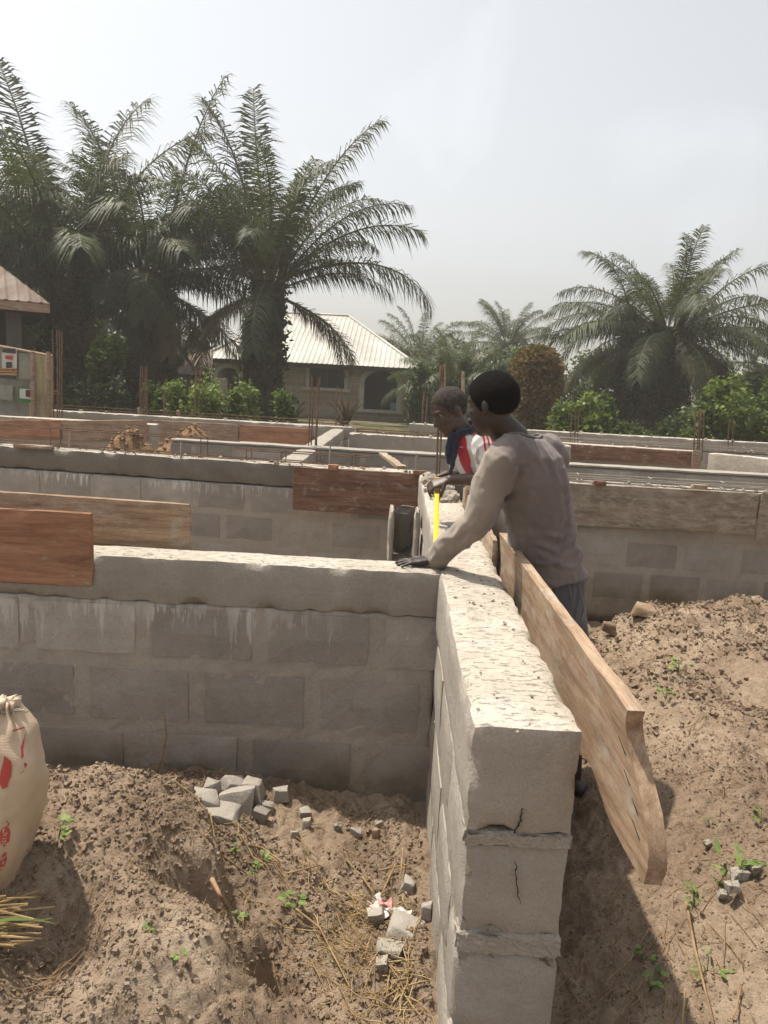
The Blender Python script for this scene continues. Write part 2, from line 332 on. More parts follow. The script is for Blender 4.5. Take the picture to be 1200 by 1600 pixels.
def scatter_clods(name, label, spec, seed):
    R = random.Random(seed); mb = MB()
    for (x0, x1, y0, y1, n, rmin, rmax, test) in spec:
        k = 0
        while k < n:
            x, y = R.uniform(x0, x1), R.uniform(y0, y1)
            if noise.noise(Vector((x * 2.2, y * 2.2, 3))) < R.uniform(-0.45, 0.45): continue
            k += 1
            if test and not test(x, y): continue
            r = rmin * (rmax / rmin) ** (R.random() ** 1.7)
            crumb(mb, Vector((x, y, gh(x, y) + r * 0.2)), r, R)
    o = mb.build(name, MAT['soil'], smooth=False); return tag(o, label, 'soil', kind='stuff')
scatter_clods('soil_clods', 'loose crumbs and clods of brown soil on the ground inside the trench',
              [(-2.5, 0.22, 1.2, 2.9, 36000, 0.002, 0.0125, None), (0.56, 2.6, 1.2, 3.4, 20000, 0.0015, 0.009, None), (0.9, 3.6, 3.2, 5.7, 12000, 0.003, 0.024, None)], 3)
# ---------------------------------------------------------------- block walls
BLK = {}
def block_mesh(L, H, T, mat, var, hi=False):
    key = (round(L, 3), round(H, 3), round(T, 3), mat, var)
    if key not in BLK:
        v, f = rough_box(L, T, H, (10, 6, 6) if hi else (3, 1, 2), 0.003 if hi else 0.0025, 7, 0.007 if hi else 0.006, var * 5 + 1, 1.0 if hi else 0.5, 0.0015 if hi else 0)
        BLK[key] = mesh('block', v, f, MAT[mat], 'sharp' if hi else False)
    return BLK[key]
def wall(label, p0, p1, T, courses, beam, zb=-0.25, pitch=0.50, joint=0.055, bl='block', mo='mortar', bm='beam', bmt=None, hi_until=0.0, seed=0, name='block_wall', beam_n=None, beam_amp=0.006, ragged=False, group='foundation walls of the unfinished building'):
    """a wall from p0 to p1 (plan); front face = right-hand side of the direction p0->p1"""
    p0 = Vector((*p0, 0)); p1 = Vector((*p1, 0)); d = p1 - p0; L = d.length
    t = thing(name, label, 'wall', (p0.x, p0.y, 0), math.atan2(d.y, d.x), group); t['kind'] = 'thing'; R = random.Random(seed)
    zt = courses[0][1] if courses else beam[0]
    if courses:
        nseg = max(2, int(L / 0.12)); v, f = rough_box(L - 0.016, T - 0.020, zt + 0.012 - zb, (min(nseg, 60), 2, 10) if not ragged else (int(L / .018), 2, 60), 0.0015 if not ragged else 0.0035, 9 if not ragged else 5, 0.002, seed + 50, 0, 0 if not ragged else 0.006)
        obj('mortar', mesh('mortar', v, f, MAT[mo], True), t, (0.008, 0.010, zb))
    for ci, (z0, z1, off) in enumerate(courses):
        x = off
        while x < L - 0.03:
            a = max(x, 0.0); b = min(x + pitch - joint + R.uniform(-0.008, 0.008), L)
            if b - a > 0.05:
                full = abs((b - a) - (pitch - joint)) < 0.02
                LL = pitch - joint if full else round(b - a, 2)
                hi = a < hi_until
                o = obj('block', block_mesh(LL, z1 - z0, T, bl, R.randrange(2) if not hi else 2 + R.randrange(2), hi), t, (a, R.uniform(-0.0015, 0.0015), z0 + R.uniform(-0.003, 0.003)))
                o.rotation_euler = (0, 0, R.uniform(-0.002, 0.002) if not hi else 0)
            x += pitch
    if beam:
        z0, z1 = beam; n = beam_n or (max(4, int(L / 0.05)), 4, 4)
        n = (min(n[0], 140), n[1], n[2])
        v, f = rough_box(L + 0.006, T + 0.008, z1 - z0, n, beam_amp, 4.5, 0.007, seed + 9, 1.2, beam_amp * 0.3)
        mats = [MAT[bm]] + ([MAT[bmt]] if bmt else [])
        me = mesh('cap_beam', v, f, mats, 'sharp')
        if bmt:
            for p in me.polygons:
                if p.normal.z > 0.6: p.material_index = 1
        obj('cap_beam', me, t, (-0.003, -0.004, z0))
    return t
# the spine wall that runs away from the camera
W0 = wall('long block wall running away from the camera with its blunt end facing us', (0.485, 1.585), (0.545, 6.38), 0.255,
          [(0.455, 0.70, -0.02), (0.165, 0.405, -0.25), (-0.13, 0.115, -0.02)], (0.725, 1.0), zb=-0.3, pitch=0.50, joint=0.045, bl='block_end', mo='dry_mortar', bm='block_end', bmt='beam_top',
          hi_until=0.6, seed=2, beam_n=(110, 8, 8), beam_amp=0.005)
# squeezed mortar beds and cracks on its near end
def mortar_bed(z, h, seed):
    v, f = rough_box(0.06, 0.256, h, (6, 40, 8), 0.005, 22, 0.004, seed, 2.0, 0.004)
    return obj('mortar_bed', mesh('mortar_bed', v, f, MAT['block_end'], False), W0, (-0.003, -0.001, z))
mortar_bed(0.695, 0.035, 4); mortar_bed(0.400, 0.062, 5); mortar_bed(0.11, 0.06, 6)
MAT['crack'] = flat('crack_shadow', (0.03, 0.026, 0.022), 1.0)
def crack(pts, wdt, seed):
    R = random.Random(seed); mb = MB(); q = []
    for (a, b), (c, d) in zip(pts[:-1], pts[1:]):
        for i in range(10): q.append((a + (c - a) * i / 10 + R.uniform(-.0028, .0028), b + (d - b) * i / 10))
    q.append(pts[-1]); vs = []; fs = []
    for i, (y, z) in enumerate(q):
        ww = wdt * math.sin(math.pi * (i + 0.6) / (len(q) + 0.2)) * R.uniform(.6, 1.3)
        vs += [(-0.0095, y - ww, z), (-0.0095, y + ww, z), (-0.004, y - ww, z), (-0.004, y + ww, z)]
        if i: b = 4 * i; fs += [[b - 4, b - 3, b + 1, b], [b - 4, b, b + 2, b - 2], [b - 3, b - 1, b + 3, b + 1]]
    mb.add(vs, fs); return mb.build('crack', MAT['crack'], W0)
crack([(0.125, 0.80), (0.128, 0.765), (0.14, 0.735)], 0.0011, 1); crack([(0.13, 0.665), (0.122, 0.60), (0.108, 0.55)], 0.0011, 2)
# left cross wall, close
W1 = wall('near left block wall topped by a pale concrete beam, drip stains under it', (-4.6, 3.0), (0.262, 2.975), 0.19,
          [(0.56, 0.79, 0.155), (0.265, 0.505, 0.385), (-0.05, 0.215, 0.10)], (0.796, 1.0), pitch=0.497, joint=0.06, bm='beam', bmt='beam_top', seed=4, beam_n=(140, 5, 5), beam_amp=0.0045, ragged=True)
# second cross wall, either side of the spine
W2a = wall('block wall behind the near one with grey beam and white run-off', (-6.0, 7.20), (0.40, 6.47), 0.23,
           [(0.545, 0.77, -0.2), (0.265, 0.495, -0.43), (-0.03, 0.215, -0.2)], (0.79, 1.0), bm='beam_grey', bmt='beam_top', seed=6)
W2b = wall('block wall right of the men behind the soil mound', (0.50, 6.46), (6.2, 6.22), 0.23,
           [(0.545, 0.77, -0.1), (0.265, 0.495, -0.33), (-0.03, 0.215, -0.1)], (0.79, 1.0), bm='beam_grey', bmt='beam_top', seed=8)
W3a = wall('low inner block wall behind the rebar, left part', (-2.55, 8.62), (0.9, 8.45), 0.2,
           [(0.72, 0.95, -0.2), (0.44, 0.67, -0.43), (0.16, 0.39, -0.2)], (0.962, 1.0), bm='beam', seed=10)
W3b = wall('inner block wall at right behind the men, plain grey blocks', (1.0, 8.15), (7.4, 8.02), 0.2,
           [(0.72, 0.95, -0.2), (0.44, 0.67, -0.43), (0.16, 0.39, -0.2)], (0.962, 1.0), bm='beam', seed=12)
W5 = wall('short wall running away behind the rebar cage', (-0.85, 6.85), (-0.75, 12.6), 0.22,
          [(0.545, 0.77, -0.2), (0.265, 0.495, -0.43)], (0.79, 0.965), bm='beam', seed=14)
W6 = wall('far block wall with formwork boards on its left half', (-9.5, 13.3), (-0.62, 12.66), 0.23, [(0.545, 0.77, -0.2), (0.265, 0.495, -0.43)], (0.79, 1.0), bm='beam', bmt='beam_top', seed=16)
W6b = wall('far concrete-topped wall in front of the house', (-0.60, 11.2), (2.75, 11.02), 0.23, [(0.33, 0.57, -0.2)], (0.58, 1.0), bm='beam', bmt='beam_top', seed=18)
W7 = wall('far wall carrying the long brown board', (2.3, 11.62), (4.78, 11.22), 0.23, [(0.345, 0.57, -0.2), (0.07, 0.30, -0.4)], (0.59, 1.0), bm='beam', bmt='beam_top', seed=20)
W8 = wall('sunlit pale wall end at the far right', (4.80, 11.05), (8.6, 7.6), 0.23, [(0.345, 0.57, -0.2)], (0.59, 1.0), bm='beam_top', bmt='beam_top', seed=22)
W9 = wall('farthest wall below the right palm', (0.4, 14.6), (11, 14.2), 0.23, [(0.545, 0.77, -0.2), (0.265, 0.495, -0.43)], (0.79, 1.02), bm='beam', bmt='beam_top', seed=24)
W10 = wall('far left wall beside the sack screen', (-10, 10.9), (-3.42, 10.84), 0.2, [(0.33, 0.57, -0.2)], (0.6, 1.0), bm='beam', bmt='beam_top', seed=26)
# ---------------------------------------------------------------- formwork boards
def board(label, p0, p1, z0, z1, T, mat, n=None, seed=0, z0b=None, z1b=None, amp=0.003, tilt=0.0, group='formwork boards', name='formwork_board', chip=1.0):
    a = Vector((*p0, 0)); b = Vector((*p1, 0)); d = b - a; L = d.length; H = z1 - z0
    v, f = rough_box(L, T, H, n or (max(4, int(L / 0.08)), 2, 6), amp, 3.0, 0.004, seed, chip, amp * 0.3)
    if z1b is not None:
        for p in v: s = p.x / L; p.z = p.z / H * ((z1 + (z1b - z1) * s) - (z0 + (z0b - z0) * s)) + (z0b - z0) * s
    o = obj(name, mesh(name, v, f, MAT[mat]), None, (a.x, a.y, z0), (tilt, 0, math.atan2(d.y, d.x)))
    return tag(o, label, 'board', group)
def board_px(label, uv0, uv1, vb0, vb1, y0, y1, T, mat, **k):
    A = at_y(*uv0, y0); B = at_y(*uv1, y1); A2 = at_y(uv0[0], vb0, y0); B2 = at_y(uv1[0], vb1, y1)
    return board(label, (A.x, A.y), (B.x, B.y), A2.z, A.z, T, mat, z0b=B2.z, z1b=B.z, **k)
board('reddish plywood board nailed to the front of the near left wall', (-3.2, 2.972), (-1.195, 2.958), 0.845, 1.165, 0.028, 'w_red', seed=31, z0b=0.862, z1b=1.178, n=(26, 2, 6))
board('long brown board rising behind the top of the near left wall', (-3.6, 3.205), (-0.855, 3.195), 0.955, 1.228, 0.028, 'w_orange', seed=33, z0b=0.955, z1b=1.195, n=(30, 2, 6))
board_px('dark red cement-streaked board on the second wall left of the men', (458, 729), (668, 741), 797, 809, 6.44, 6.40, 0.03, 'w_dark', seed=35)
board_px('cement-grey board on the wall right of the grey-shirted man', (880, 754), (1188, 771), 821, 836, 6.39, 6.18, 0.03, 'w_grey', seed=37)
board_px('short grey board at the right edge, end to end with another', (1191, 768), (1330, 776), 846, 852, 6.17, 6.10, 0.03, 'w_grey', seed=39)
board_px('long brown board on the far wall right of the men', (865, 692), (1082, 706), 716, 728, 11.45, 11.15, 0.03, 'w_dark', seed=41)
board_px('small upright board stub at the end of the long brown far board', (1083, 703), (1098, 705), 734, 736, 11.12, 11.10, 0.04, 'w_far', seed=43)
board_px('dusty red board at the far left below the sack screen', (-20, 656), (95, 656), 683, 687, 10.83, 10.81, 0.03, 'w_red', seed=45)
board_px('dusty board right of the far left red one', (97, 657), (229, 656), 688, 690, 10.81, 10.79, 0.03, 'w_far', seed=47)
board_px('dusty brown board on the far wall behind the soil heaps', (232, 656), (372, 663), 692, 696, 12.86, 12.75, 0.03, 'w_far', seed=49)
board_px('reddish brown board on the far wall below the central palm', (374, 663), (486, 670), 696, 700, 12.75, 12.66, 0.03, 'w_red', seed=51)
board('pale loose plank leaning on the inner wall behind the red board', (-0.10, 8.3), (0.10, 7.0), 0.965, 1.0, 0.10, 'w_pale', seed=53, z0b=0.96, z1b=1.0, n=(12, 2, 1))
# boards along the right of the spine wall
def plank_near():
    """long plank whose rough sawn end hangs past the wall end; local x runs away from the camera"""
    prof = [(-0.02, 1.135), (0.035, 1.09), (0.02, 1.04), (0.0, 0.99), (-0.06, 0.93), (-0.09, 0.87), (-0.11, 0.835), (-0.085, 0.80)]
    nx, nz = 40, 14; T = 0.036; L = 1.93; y0 = 1.40
    def endx(s):                                                     # sawn end outline, s 0 at the top .. 1 at the bottom
        return [0.0, 0.03, 0.025, -0.01, -0.045, -0.075, -0.095, -0.10, -0.085][min(8, int(s * 8))] * (1 - (s * 8 % 1)) + [0.0, 0.03, 0.025, -0.01, -0.045, -0.075, -0.095, -0.10, -0.085, -0.085][min(9, int(s * 8) + 1)] * (s * 8 % 1)
    vs, fs = [], []
    for side in (0, 1):
        for i in range(nx + 1):
            for k in range(nz + 1):
                s = 1 - k / nz; q = i / nx
                e = endx(s); x = e + (L - e) * q ** 1.25
                top = 1.137 - 0.022 * q + 0.006 * noise.noise(Vector((x * 5, 1, 0))); bot = 0.812 + 0.05 * math.exp(-((x - 0.28) / 0.12) ** 2) + 0.02 * q
                z = bot + (top - bot) * (k / nz)
                cup = 0.012 * math.sin(s * math.pi) + 0.035 * s * math.exp(-x / 0.6)
                y = side * (-T) - cup + 0.0025 * noise.noise(Vector((x * 12, side * 5, z * 30)))
                vs.append((x, y, z))
    st = (nx + 1) * (nz + 1); ix = lambda sd, i, k: sd * st + i * (nz + 1) + k
    for i in range(nx):
        for k in range(nz):
            fs.append([ix(0, i, k), ix(0, i, k + 1), ix(0, i + 1, k + 1), ix(0, i + 1, k)]); fs.append([ix(1, i, k), ix(1, i + 1, k), ix(1, i + 1, k + 1), ix(1, i, k + 1)])
        fs.append([ix(0, i, 0), ix(0, i + 1, 0), ix(1, i + 1, 0), ix(1, i, 0)]); fs.append([ix(0, i, nz), ix(1, i, nz), ix(1, i + 1, nz), ix(0, i + 1, nz)])
    for k in range(nz):
        fs.append([ix(0, 0, k), ix(1, 0, k), ix(1, 0, k + 1), ix(0, 0, k + 1)]); fs.append([ix(0, nx, k), ix(0, nx, k + 1), ix(1, nx, k + 1), ix(1, nx, k)])
    o = obj('formwork_plank', mesh('formwork_plank', vs, fs, MAT['w_orange'], False), None, (0.512, y0, 0), (0, 0, math.pi / 2 - 0.012)); o.data.shade_smooth(); o.data.set_sharp_from_angle(angle=math.radians(50))
    tag(o, 'long tan plank with rough sawn end hanging past the near wall end', 'plank', 'formwork boards')
    for (zz, x0, ln) in ((1.02, 0.02, 0.11), (0.965, -0.005, 0.085), (0.93, -0.055, 0.07), (0.885, -0.07, 0.085)):   # splits running in from the end
        mb = MB(); mb.add([(x0 + 0.02, 0.0035, zz), (x0 + 0.02 + ln, 0.0035, zz + ln * 0.35), (x0 + 0.02 + ln * 0.5, 0.0035, zz + ln * 0.17 - 0.003), (x0 + 0.02, -0.004, zz), (x0 + 0.02 + ln, -0.004, zz + ln * 0.35), (x0 + 0.02 + ln * .5, -0.004, zz + ln * 0.17 - 0.003)],
                          [[0, 1, 2], [3, 5, 4], [0, 3, 4, 1], [1, 4, 5, 2], [2, 5, 3, 0]])
        s_ = mb.build('split', MAT['crack'], o)
        s_.location = (0, -0.012 * math.sin((1.137 - zz) / 0.325 * math.pi) - 0.035 * (1.137 - zz) / 0.325 * math.exp(-x0 / 0.6) , 0)
    return o
plank_near()
board('second plank along the spine wall starting behind the long tan one', (0.535, 3.30), (0.555, 4.95), 0.80, 1.085, 0.032, 'w_pale', seed=61, z0b=0.80, z1b=1.10, n=(20, 2, 6)).rotation_euler.z = math.pi / 2 - 0.012
board('short upright plank offcut standing beside the kneeling mason', (0.515, 4.62), (0.60, 4.66), 0.55, 1.19, 0.035, 'w_pale', seed=63, n=(2, 2, 10), name='plank_offcut')
# ---------------------------------------------------------------- packing blocks, rebar
def packer(uv, y, wpx, hpx, mat, label, seed):
    p = at_y(*uv, y); k = y * 1.01 / F_PX; v, f = rough_box(wpx * k, 0.06, hpx * k, (3, 2, 2), 0.003, 9, 0.004, seed, 1)
    return tag(obj('wood_packer', mesh('wood_packer', v, f, MAT[mat]), None, (p.x, p.y - 0.03, p.z)), label, 'wood block', 'wooden packers on the wall tops')
packer((512, 735), 6.42, 17, 10, 'w_red', 'small red-brown packer on top of the dark red board, left one', 1)
packer((645, 742), 6.40, 26, 8, 'w_dark', 'dark packer on top of the dark red board beside the hands', 2)
packer((925, 758), 6.33, 22, 8, 'w_dark', 'dark packer on the grey board nearest the grey-shirted man', 3)
packer((1080, 764), 6.22, 24, 8, 'w_pale', 'pale packer midway along the grey board', 4)
packer((22, 700), 6.88, 60, 7, 'w_far', 'flat packer on the wall top at the left edge', 5)
def rebar(p0, p1, r=0.008, bend=0.0, seg=6, seed=0):
    a, b = Vector(p0), Vector(p1); R = random.Random(seed); o = Vector((R.uniform(-1, 1), R.uniform(-1, 1), R.uniform(-.3, .3))) * bend
    return [a + (b - a) * i / seg + o * math.sin(math.pi * i / seg) for i in range(seg + 1)]
def beam_cage(label, A, B, h, wd, nst, seed, mat='bar_grey'):
    """horizontal rebar cage: four long bars and stirrups; A, B are base points"""
    A, B = Vector(A), Vector(B); t = thing('rebar_cage', label, 'rebar', A, 0, 'rebar cages lying on the walls'); d = B - A; s = Vector((-d.y, d.x, 0)).normalized()
    for (sy, sz) in ((0, 0.012), (wd, 0.012), (0, h), (wd, h)):
        mb = MB(); mb.tube([p - A for p in rebar(A + s * sy + Vector((0, 0, sz)), B + s * sy + Vector((0, 0, sz)), bend=0.035, seg=10, seed=seed * 7 + int(sz * 100) + int(sy * 30))], 0.006, 5); mb.build('bar', MAT[mat], t)
    for i in range(nst):
        q = d * ((i + 0.5) / nst); mb = MB(); c = [q + Vector((0, 0, 0.012)), q + Vector((0, 0, h + .008)), q + s * wd + Vector((0.01, 0, h + .008)), q + s * wd + Vector((0.01, 0, 0.012)), q + Vector((0, 0, 0.012))]
        mb.tube(c, 0.005, 5); mb.build('stirrup', MAT[mat], t)
    return t
beam_cage('rebar cage on the second wall, left stretch in front of the soil heaps', (-5.0, 7.13, 1.02), (-1.35, 6.72, 1.0), 0.175, 0.15, 5, 1, 'rust')
beam_cage('rebar cage ending beside the thin vertical bars', (-1.45, 6.74, 1.0), (-0.15, 6.62, 1.0), 0.10, 0.14, 4, 2, 'rust')
beam_cage('rebar cage lying on the wall right of the men', (0.75, 6.50, 1.0), (5.8, 6.30, 1.0), 0.055, 0.12, 8, 3)
beam_cage('rusty rebar running along the far wall top', (-9, 13.35, 1.02), (-0.7, 12.76, 1.02), 0.06, 0.12, 9, 4, 'rust')
beam_cage('rebar on the farthest right wall top', (2.4, 11.75, 1.01), (8, 11.3, 1.01), 0.06, 0.12, 8, 5)
beam_cage('rebar in front of the house wall top', (-0.5, 11.3, 1.01), (2.6, 11.12, 1.01), 0.05, 0.12, 5, 6, 'rust')
def column_bars(label, bars, ties=(), mat='rust', r=0.009):
    """upright starter bars; bars = (u, v_top, v_bottom, y)"""
    P = [(at_y(u, vb, y), at_y(ut, vt, y)) for (ut, vt, u, vb, y) in bars]; o = P[0][0].copy(); t = thing('column_rebar', label, 'rebar', o, 0, 'upright column starter bars')
    for i, (a, b) in enumerate(P):
        mb = MB(); mb.tube([p - o for p in rebar(a - Vector((0, 0, .12)), b, bend=0.012, seed=i + len(label))], r * (P[0][0].y / 9) ** 0.5, 5); mb.build('bar', MAT[mat], t)
    for f in ties:
        mb = MB(); pts = [a + (b - a) * f - o for a, b in P]; pts.append(pts[0] + Vector((0, 0, .01))); mb.tube(pts, 0.006, 5); mb.build('stirrup', MAT[mat], t)
    return t
column_bars('four tall rusty bars in front of the left palm trunk', [(82, 516, 83, 652, 11.6), (89, 515, 89, 652, 11.9), (93, 516, 92, 652, 11.7), (97, 518, 97, 652, 11.6)], (0.27, 0.3))
column_bars('four rusty bars in front of the second palm trunk', [(220, 573, 220, 655, 13.0), (223, 572, 222, 655, 13.2), (227, 573, 226, 655, 13.2), (229, 573, 229, 655, 13.0)])
column_bars('single thin stake right of the second palm trunk', [(257, 609, 256, 652, 13.2)], r=0.014)
column_bars('pair of slim bars in front of the hedge', [(307, 575, 305, 651, 13.1), (313, 572, 311, 651, 13.2)])
column_bars('four dark bars rising behind the dark red board in front of the house window', [(487, 588, 482, 696, 8.6), (489, 590, 486, 696, 8.8), (497, 590, 492, 697, 8.8), (500, 590, 495, 697, 8.6)], (0.1,))
column_bars('two thin bars below the house window', [(527, 603, 525, 668, 12.8), (534, 605, 532, 668, 12.9)])
column_bars('tall bar with cross piece beside the face of the man in the striped shirt', [(690, 570, 683, 738, 6.6), (692.5, 572, 686, 738, 6.7)], (0.36,), r=0.011)
column_bars('two poles below the palm right of the house', [(663, 612, 660, 673, 15.5), (668, 620, 665, 673, 15.6)], r=0.016)
column_bars('four faint bars behind the long brown far board', [(1087, 640, 1085, 706, 11.3), (1092, 640, 1090, 706, 11.5), (1096, 638, 1094, 707, 11.5), (1100, 640, 1098, 707, 11.3)], (0.2,))
column_bars('thin bars behind the shoulder of the grey-shirted man', [(893, 640, 892, 688, 14.3), (899, 638, 898, 688, 14.4), (905, 640, 904, 688, 14.3)])
column_bars('thin bars at the far right below the bushes', [(1140, 655, 1139, 697, 14.2), (1146, 654, 1145, 697, 14.3)])
column_bars('short hooked bar stubs on the second wall', [(110, 668, 108, 690, 7.05), (283, 690, 282, 710, 6.75), (517, 690, 517, 727, 6.55), (651, 708, 650, 735, 6.5)], (), 'bar_grey', 0.008)
# wooden poles
def pole(label, u0, v0, u1, v1, y, r, mat='w_pale'):
    a, b = at_y(u1, v1, y), at_y(u0, v0, y); mb = MB(); mb.tube([p - a for p in rebar(a - Vector((0, 0, .3)), b, bend=0.03, seg=8)], [r * (1 - .04 * i) for i in range(9)], 7)
    return tag(mb.build('wooden_pole', MAT[mat], None, loc=a), label, 'pole', 'poles standing behind the walls')
pole('forked wooden pole behind the man in the striped shirt, left of two', 689, 571, 686, 690, 16, 0.045); pole('wooden pole just right of the forked one', 694, 570, 692, 690, 16.2, 0.04)
pole('thicker wooden post between the two heads', 723, 580, 722, 690, 15, 0.05); pole('wooden peg at the foot of the second palm trunk', 217, 637, 217, 655, 13.3, 0.05); pole('short peg in front of the hedge', 278, 641, 278, 653, 13.3, 0.045)
# crumbs and lumps of mortar on the wall tops
def crumbs(label, pts, n, r0, r1, mat, seed, name='mortar_crumbs', spread=0.04):
    R = random.Random(seed); mb = MB()
    for i in range(n):
        a, b = R.choice(pts); s = R.random(); p = Vector(a).lerp(Vector(b), s) + Vector((R.uniform(-spread, spread), R.uniform(-spread, spread), 0))
        r = r0 * (r1 / r0) ** (R.random() ** 2); lump(mb, p + Vector((0, 0, r * 0.3)), r, R)
    return tag(mb.build(name, MAT[mat]), label, 'mortar', kind='stuff')
crumbs('lumps of wet mortar where the spine wall meets the second wall', [((0.40, 4.9, 1.0), (0.42, 6.3, 1.0))], 260, 0.008, 0.05, 'dry_mortar', 1, spread=0.10)
crumbs('dry crumbs along the second wall top', [((-5.5, 7.2, 1.0), (0.3, 6.55, 1.0))], 170, 0.005, 0.024, 'dry_mortar', 2, spread=0.07)
crumbs('dry crumbs on the right wall top', [((0.7, 6.55, 1.0), (5.5, 6.35, 1.0))], 130, 0.005, 0.022, 'dry_mortar', 3, spread=0.07)
crumbs('scattered grit on the far wall tops', [((-9, 13.4, 1.0), (-.7, 12.78, 1.0)), ((2.4, 11.75, 1.0), (8, 11.4, 1.0)), ((-.5, 11.3, 1), (2.6, 11.1, 1)), ((0.5, 14.7, 1.02), (10, 14.3, 1.02))], 240, 0.010, 0.04, 'dry_mortar', 4, spread=0.08)
crumbs('fine grit on top of the spine wall', [((0.36, 1.62, 1.0), (0.40, 5.0, 1.0))], 240, 0.0015, 0.007, 'dry_mortar', 5, spread=0.11)
# hollow blocks stacked beside the spine wall
def hollow_block(label, loc, rot, seed):
    t = thing('hollow_block', label, 'block', loc, rot, 'hollow blocks stacked beside the spine wall'); L, T, H = 0.225, 0.24, 0.40
    for nm, lo, hi in (('web', (0, 0, 0), (0.042, T, H)), ('web', (L - 0.042, 0, 0), (L, T, H)), ('shell', (0.042, 0, 0), (L - .042, T, 0.045)), ('shell', (0.042, T - .05, .045), (L - .042, T, H))):
        v, f = rough_box(hi[0] - lo[0], hi[1] - lo[1], hi[2] - lo[2], (3, 4, 6), 0.006, 12, 0.006, seed + int(lo[0] * 100), 2)
        obj(nm, mesh(nm, v, f, MAT['block_end' if nm == 'web' else 'beam_grey']), t, lo)
    return t
hb = hollow_block('upright hollow block leaning on the spine wall, open cell facing us', (0.035, 5.05, 0.50), 0, 1)
v_, f_ = rough_box(0.11, 0.20, 0.17, (3, 4, 4), 0.006, 12, 0.006, 9, 2)
tag(obj('concrete_block', mesh('concrete_block', v_, f_, MAT['block_end']), None, (0.03, 4.95, 0.33)), 'left of two small blocks under the upright hollow block', 'block', 'hollow blocks stacked beside the spine wall')
tag(obj('concrete_block', mesh('concrete_block', v_, f_, MAT['block_end']), None, (0.155, 4.98, 0.33)), 'right of two small blocks under the upright hollow block', 'block', 'hollow blocks stacked beside the spine wall')
v_, f_ = rough_box(0.28, 0.3, 0.55, (3, 3, 4), 0.008, 8, 0.01, 10, 2)
tag(obj('block_stack', mesh('block_stack', v_, f_, MAT['block_end']), None, (0.02, 4.97, -0.22)), 'support block low behind the near left wall', 'block', 'hollow blocks stacked beside the spine wall')
# soil heaps between the walls
MAT['laterite'] = mottled('laterite_gravel', [(0.3, (0.12, 0.07, 0.038)), (0.5, (0.22, 0.135, 0.072)), (0.7, (0.34, 0.235, 0.14))], 7, 0.95, 60, 0.8, 0.02)
def heap(label, c, rx, ry, h, seed):
    R = random.Random(seed); t = thing('soil_heap', label, 'soil heap', (c[0], c[1], 0.0), 0, 'orange soil heaps behind the second wall'); n = 40; vs = []; fs = []
    prof = lambda d: h * max(0, 1 - d ** 1.25)
    for j in range(n + 1):
        for i in range(n + 1):
            x, y = (i / n * 2 - 1), (j / n * 2 - 1); d = math.hypot(x, y); z = prof(d) + 0.03 * noise.noise(Vector((x * 4 + seed, y * 4, 0))) * (d < 1)
            vs.append((x * rx, y * ry, z - 0.03))
    for j in range(n):
        for i in range(n): fs.append([j * (n + 1) + i, j * (n + 1) + i + 1, (j + 1) * (n + 1) + i + 1, (j + 1) * (n + 1) + i])
    obj('mound', mesh('mound', vs, fs, MAT['laterite'], True), t); mb = MB()
    for i in range(900):
        a, d = R.uniform(0, 6.28), math.sqrt(R.random()); x, y = d * math.cos(a), d * math.sin(a); r = 0.010 * (4.0 ** (R.random() ** 3))
        lump(mb, Vector((x * rx, y * ry, prof(d) + 0.03 * noise.noise(Vector((x * 4 + seed, y * 4, 0))))), r, R)
    g = mb.build('gravel', MAT['laterite'], t); g['kind'] = 'stuff'; return t
p = at_y(203, 666, 7.75); heap('orange lumpy soil heap nearest the rebar cage', (p.x, 7.75), 1.0, 0.55, p.z, 1)
p = at_y(300, 661, 9.7); heap('second, paler orange soil heap in front of the far board', (p.x, 9.7), 1.15, 0.8, p.z, 2)
# ---------------------------------------------------------------- plants
MAT['frond'] = leafmat('palm_leaflet', (0.026, 0.034, 0.015), (0.045, 0.056, 0.023), (0.085, 0.092, 0.044), 0.24, 0.55, 0.8, 0.3)
MAT['frond_l'] = leafmat('palm_leaflet_light', (0.04, 0.06, 0.02), (0.075, 0.10, 0.035), (0.12, 0.14, 0.06), 0.3, 0.45, 0.8, 0.5)
MAT['frond_d'] = leafmat('palm_leaflet_dry', (0.06, 0.042, 0.022), (0.11, 0.08, 0.042), (0.17, 0.13, 0.07), 0.2, 0.7, 0.8, 0.2)
MAT['rachis'] = mottled('palm_rachis', [(0.3, (0.06, 0.06, 0.025)), (0.7, (0.14, 0.12, 0.055))], 3, 0.7)
MAT['trunk'] = mottled('palm_trunk', [(0.3, (0.018, 0.016, 0.011)), (0.55, (0.05, 0.042, 0.028)), (0.75, (0.10, 0.085, 0.055))], 3, 0.95, 12, 0.9, 0.05)
MAT['leaf_g'] = leafmat('leaf_green', (0.025, 0.05, 0.010), (0.06, 0.105, 0.018), (0.12, 0.17, 0.035), 0.4)
MAT['leaf_b'] = leafmat('leaf_bright', (0.07, 0.115, 0.012), (0.15, 0.215, 0.03), (0.25, 0.31, 0.06), 0.45)
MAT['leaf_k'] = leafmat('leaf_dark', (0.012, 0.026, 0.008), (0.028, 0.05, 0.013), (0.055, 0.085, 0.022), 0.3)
MAT['vine_dry'] = leafmat('vine_dry', (0.055, 0.034, 0.015), (0.13, 0.080, 0.032), (0.21, 0.14, 0.06), 0.25, 0.8, 3.0, 0.1)
MAT['vine'] = leafmat('vine_green', (0.03, 0.042, 0.014), (0.065, 0.075, 0.025), (0.11, 0.11, 0.04), 0.25, 0.7, 2.0, 0.2)
MAT['bark'] = mottled('bark', [(0.3, (0.03, 0.022, 0.015)), (0.7, (0.10, 0.08, 0.055))], 5, 0.95, 20, 0.8, 0.03)
FR = {}
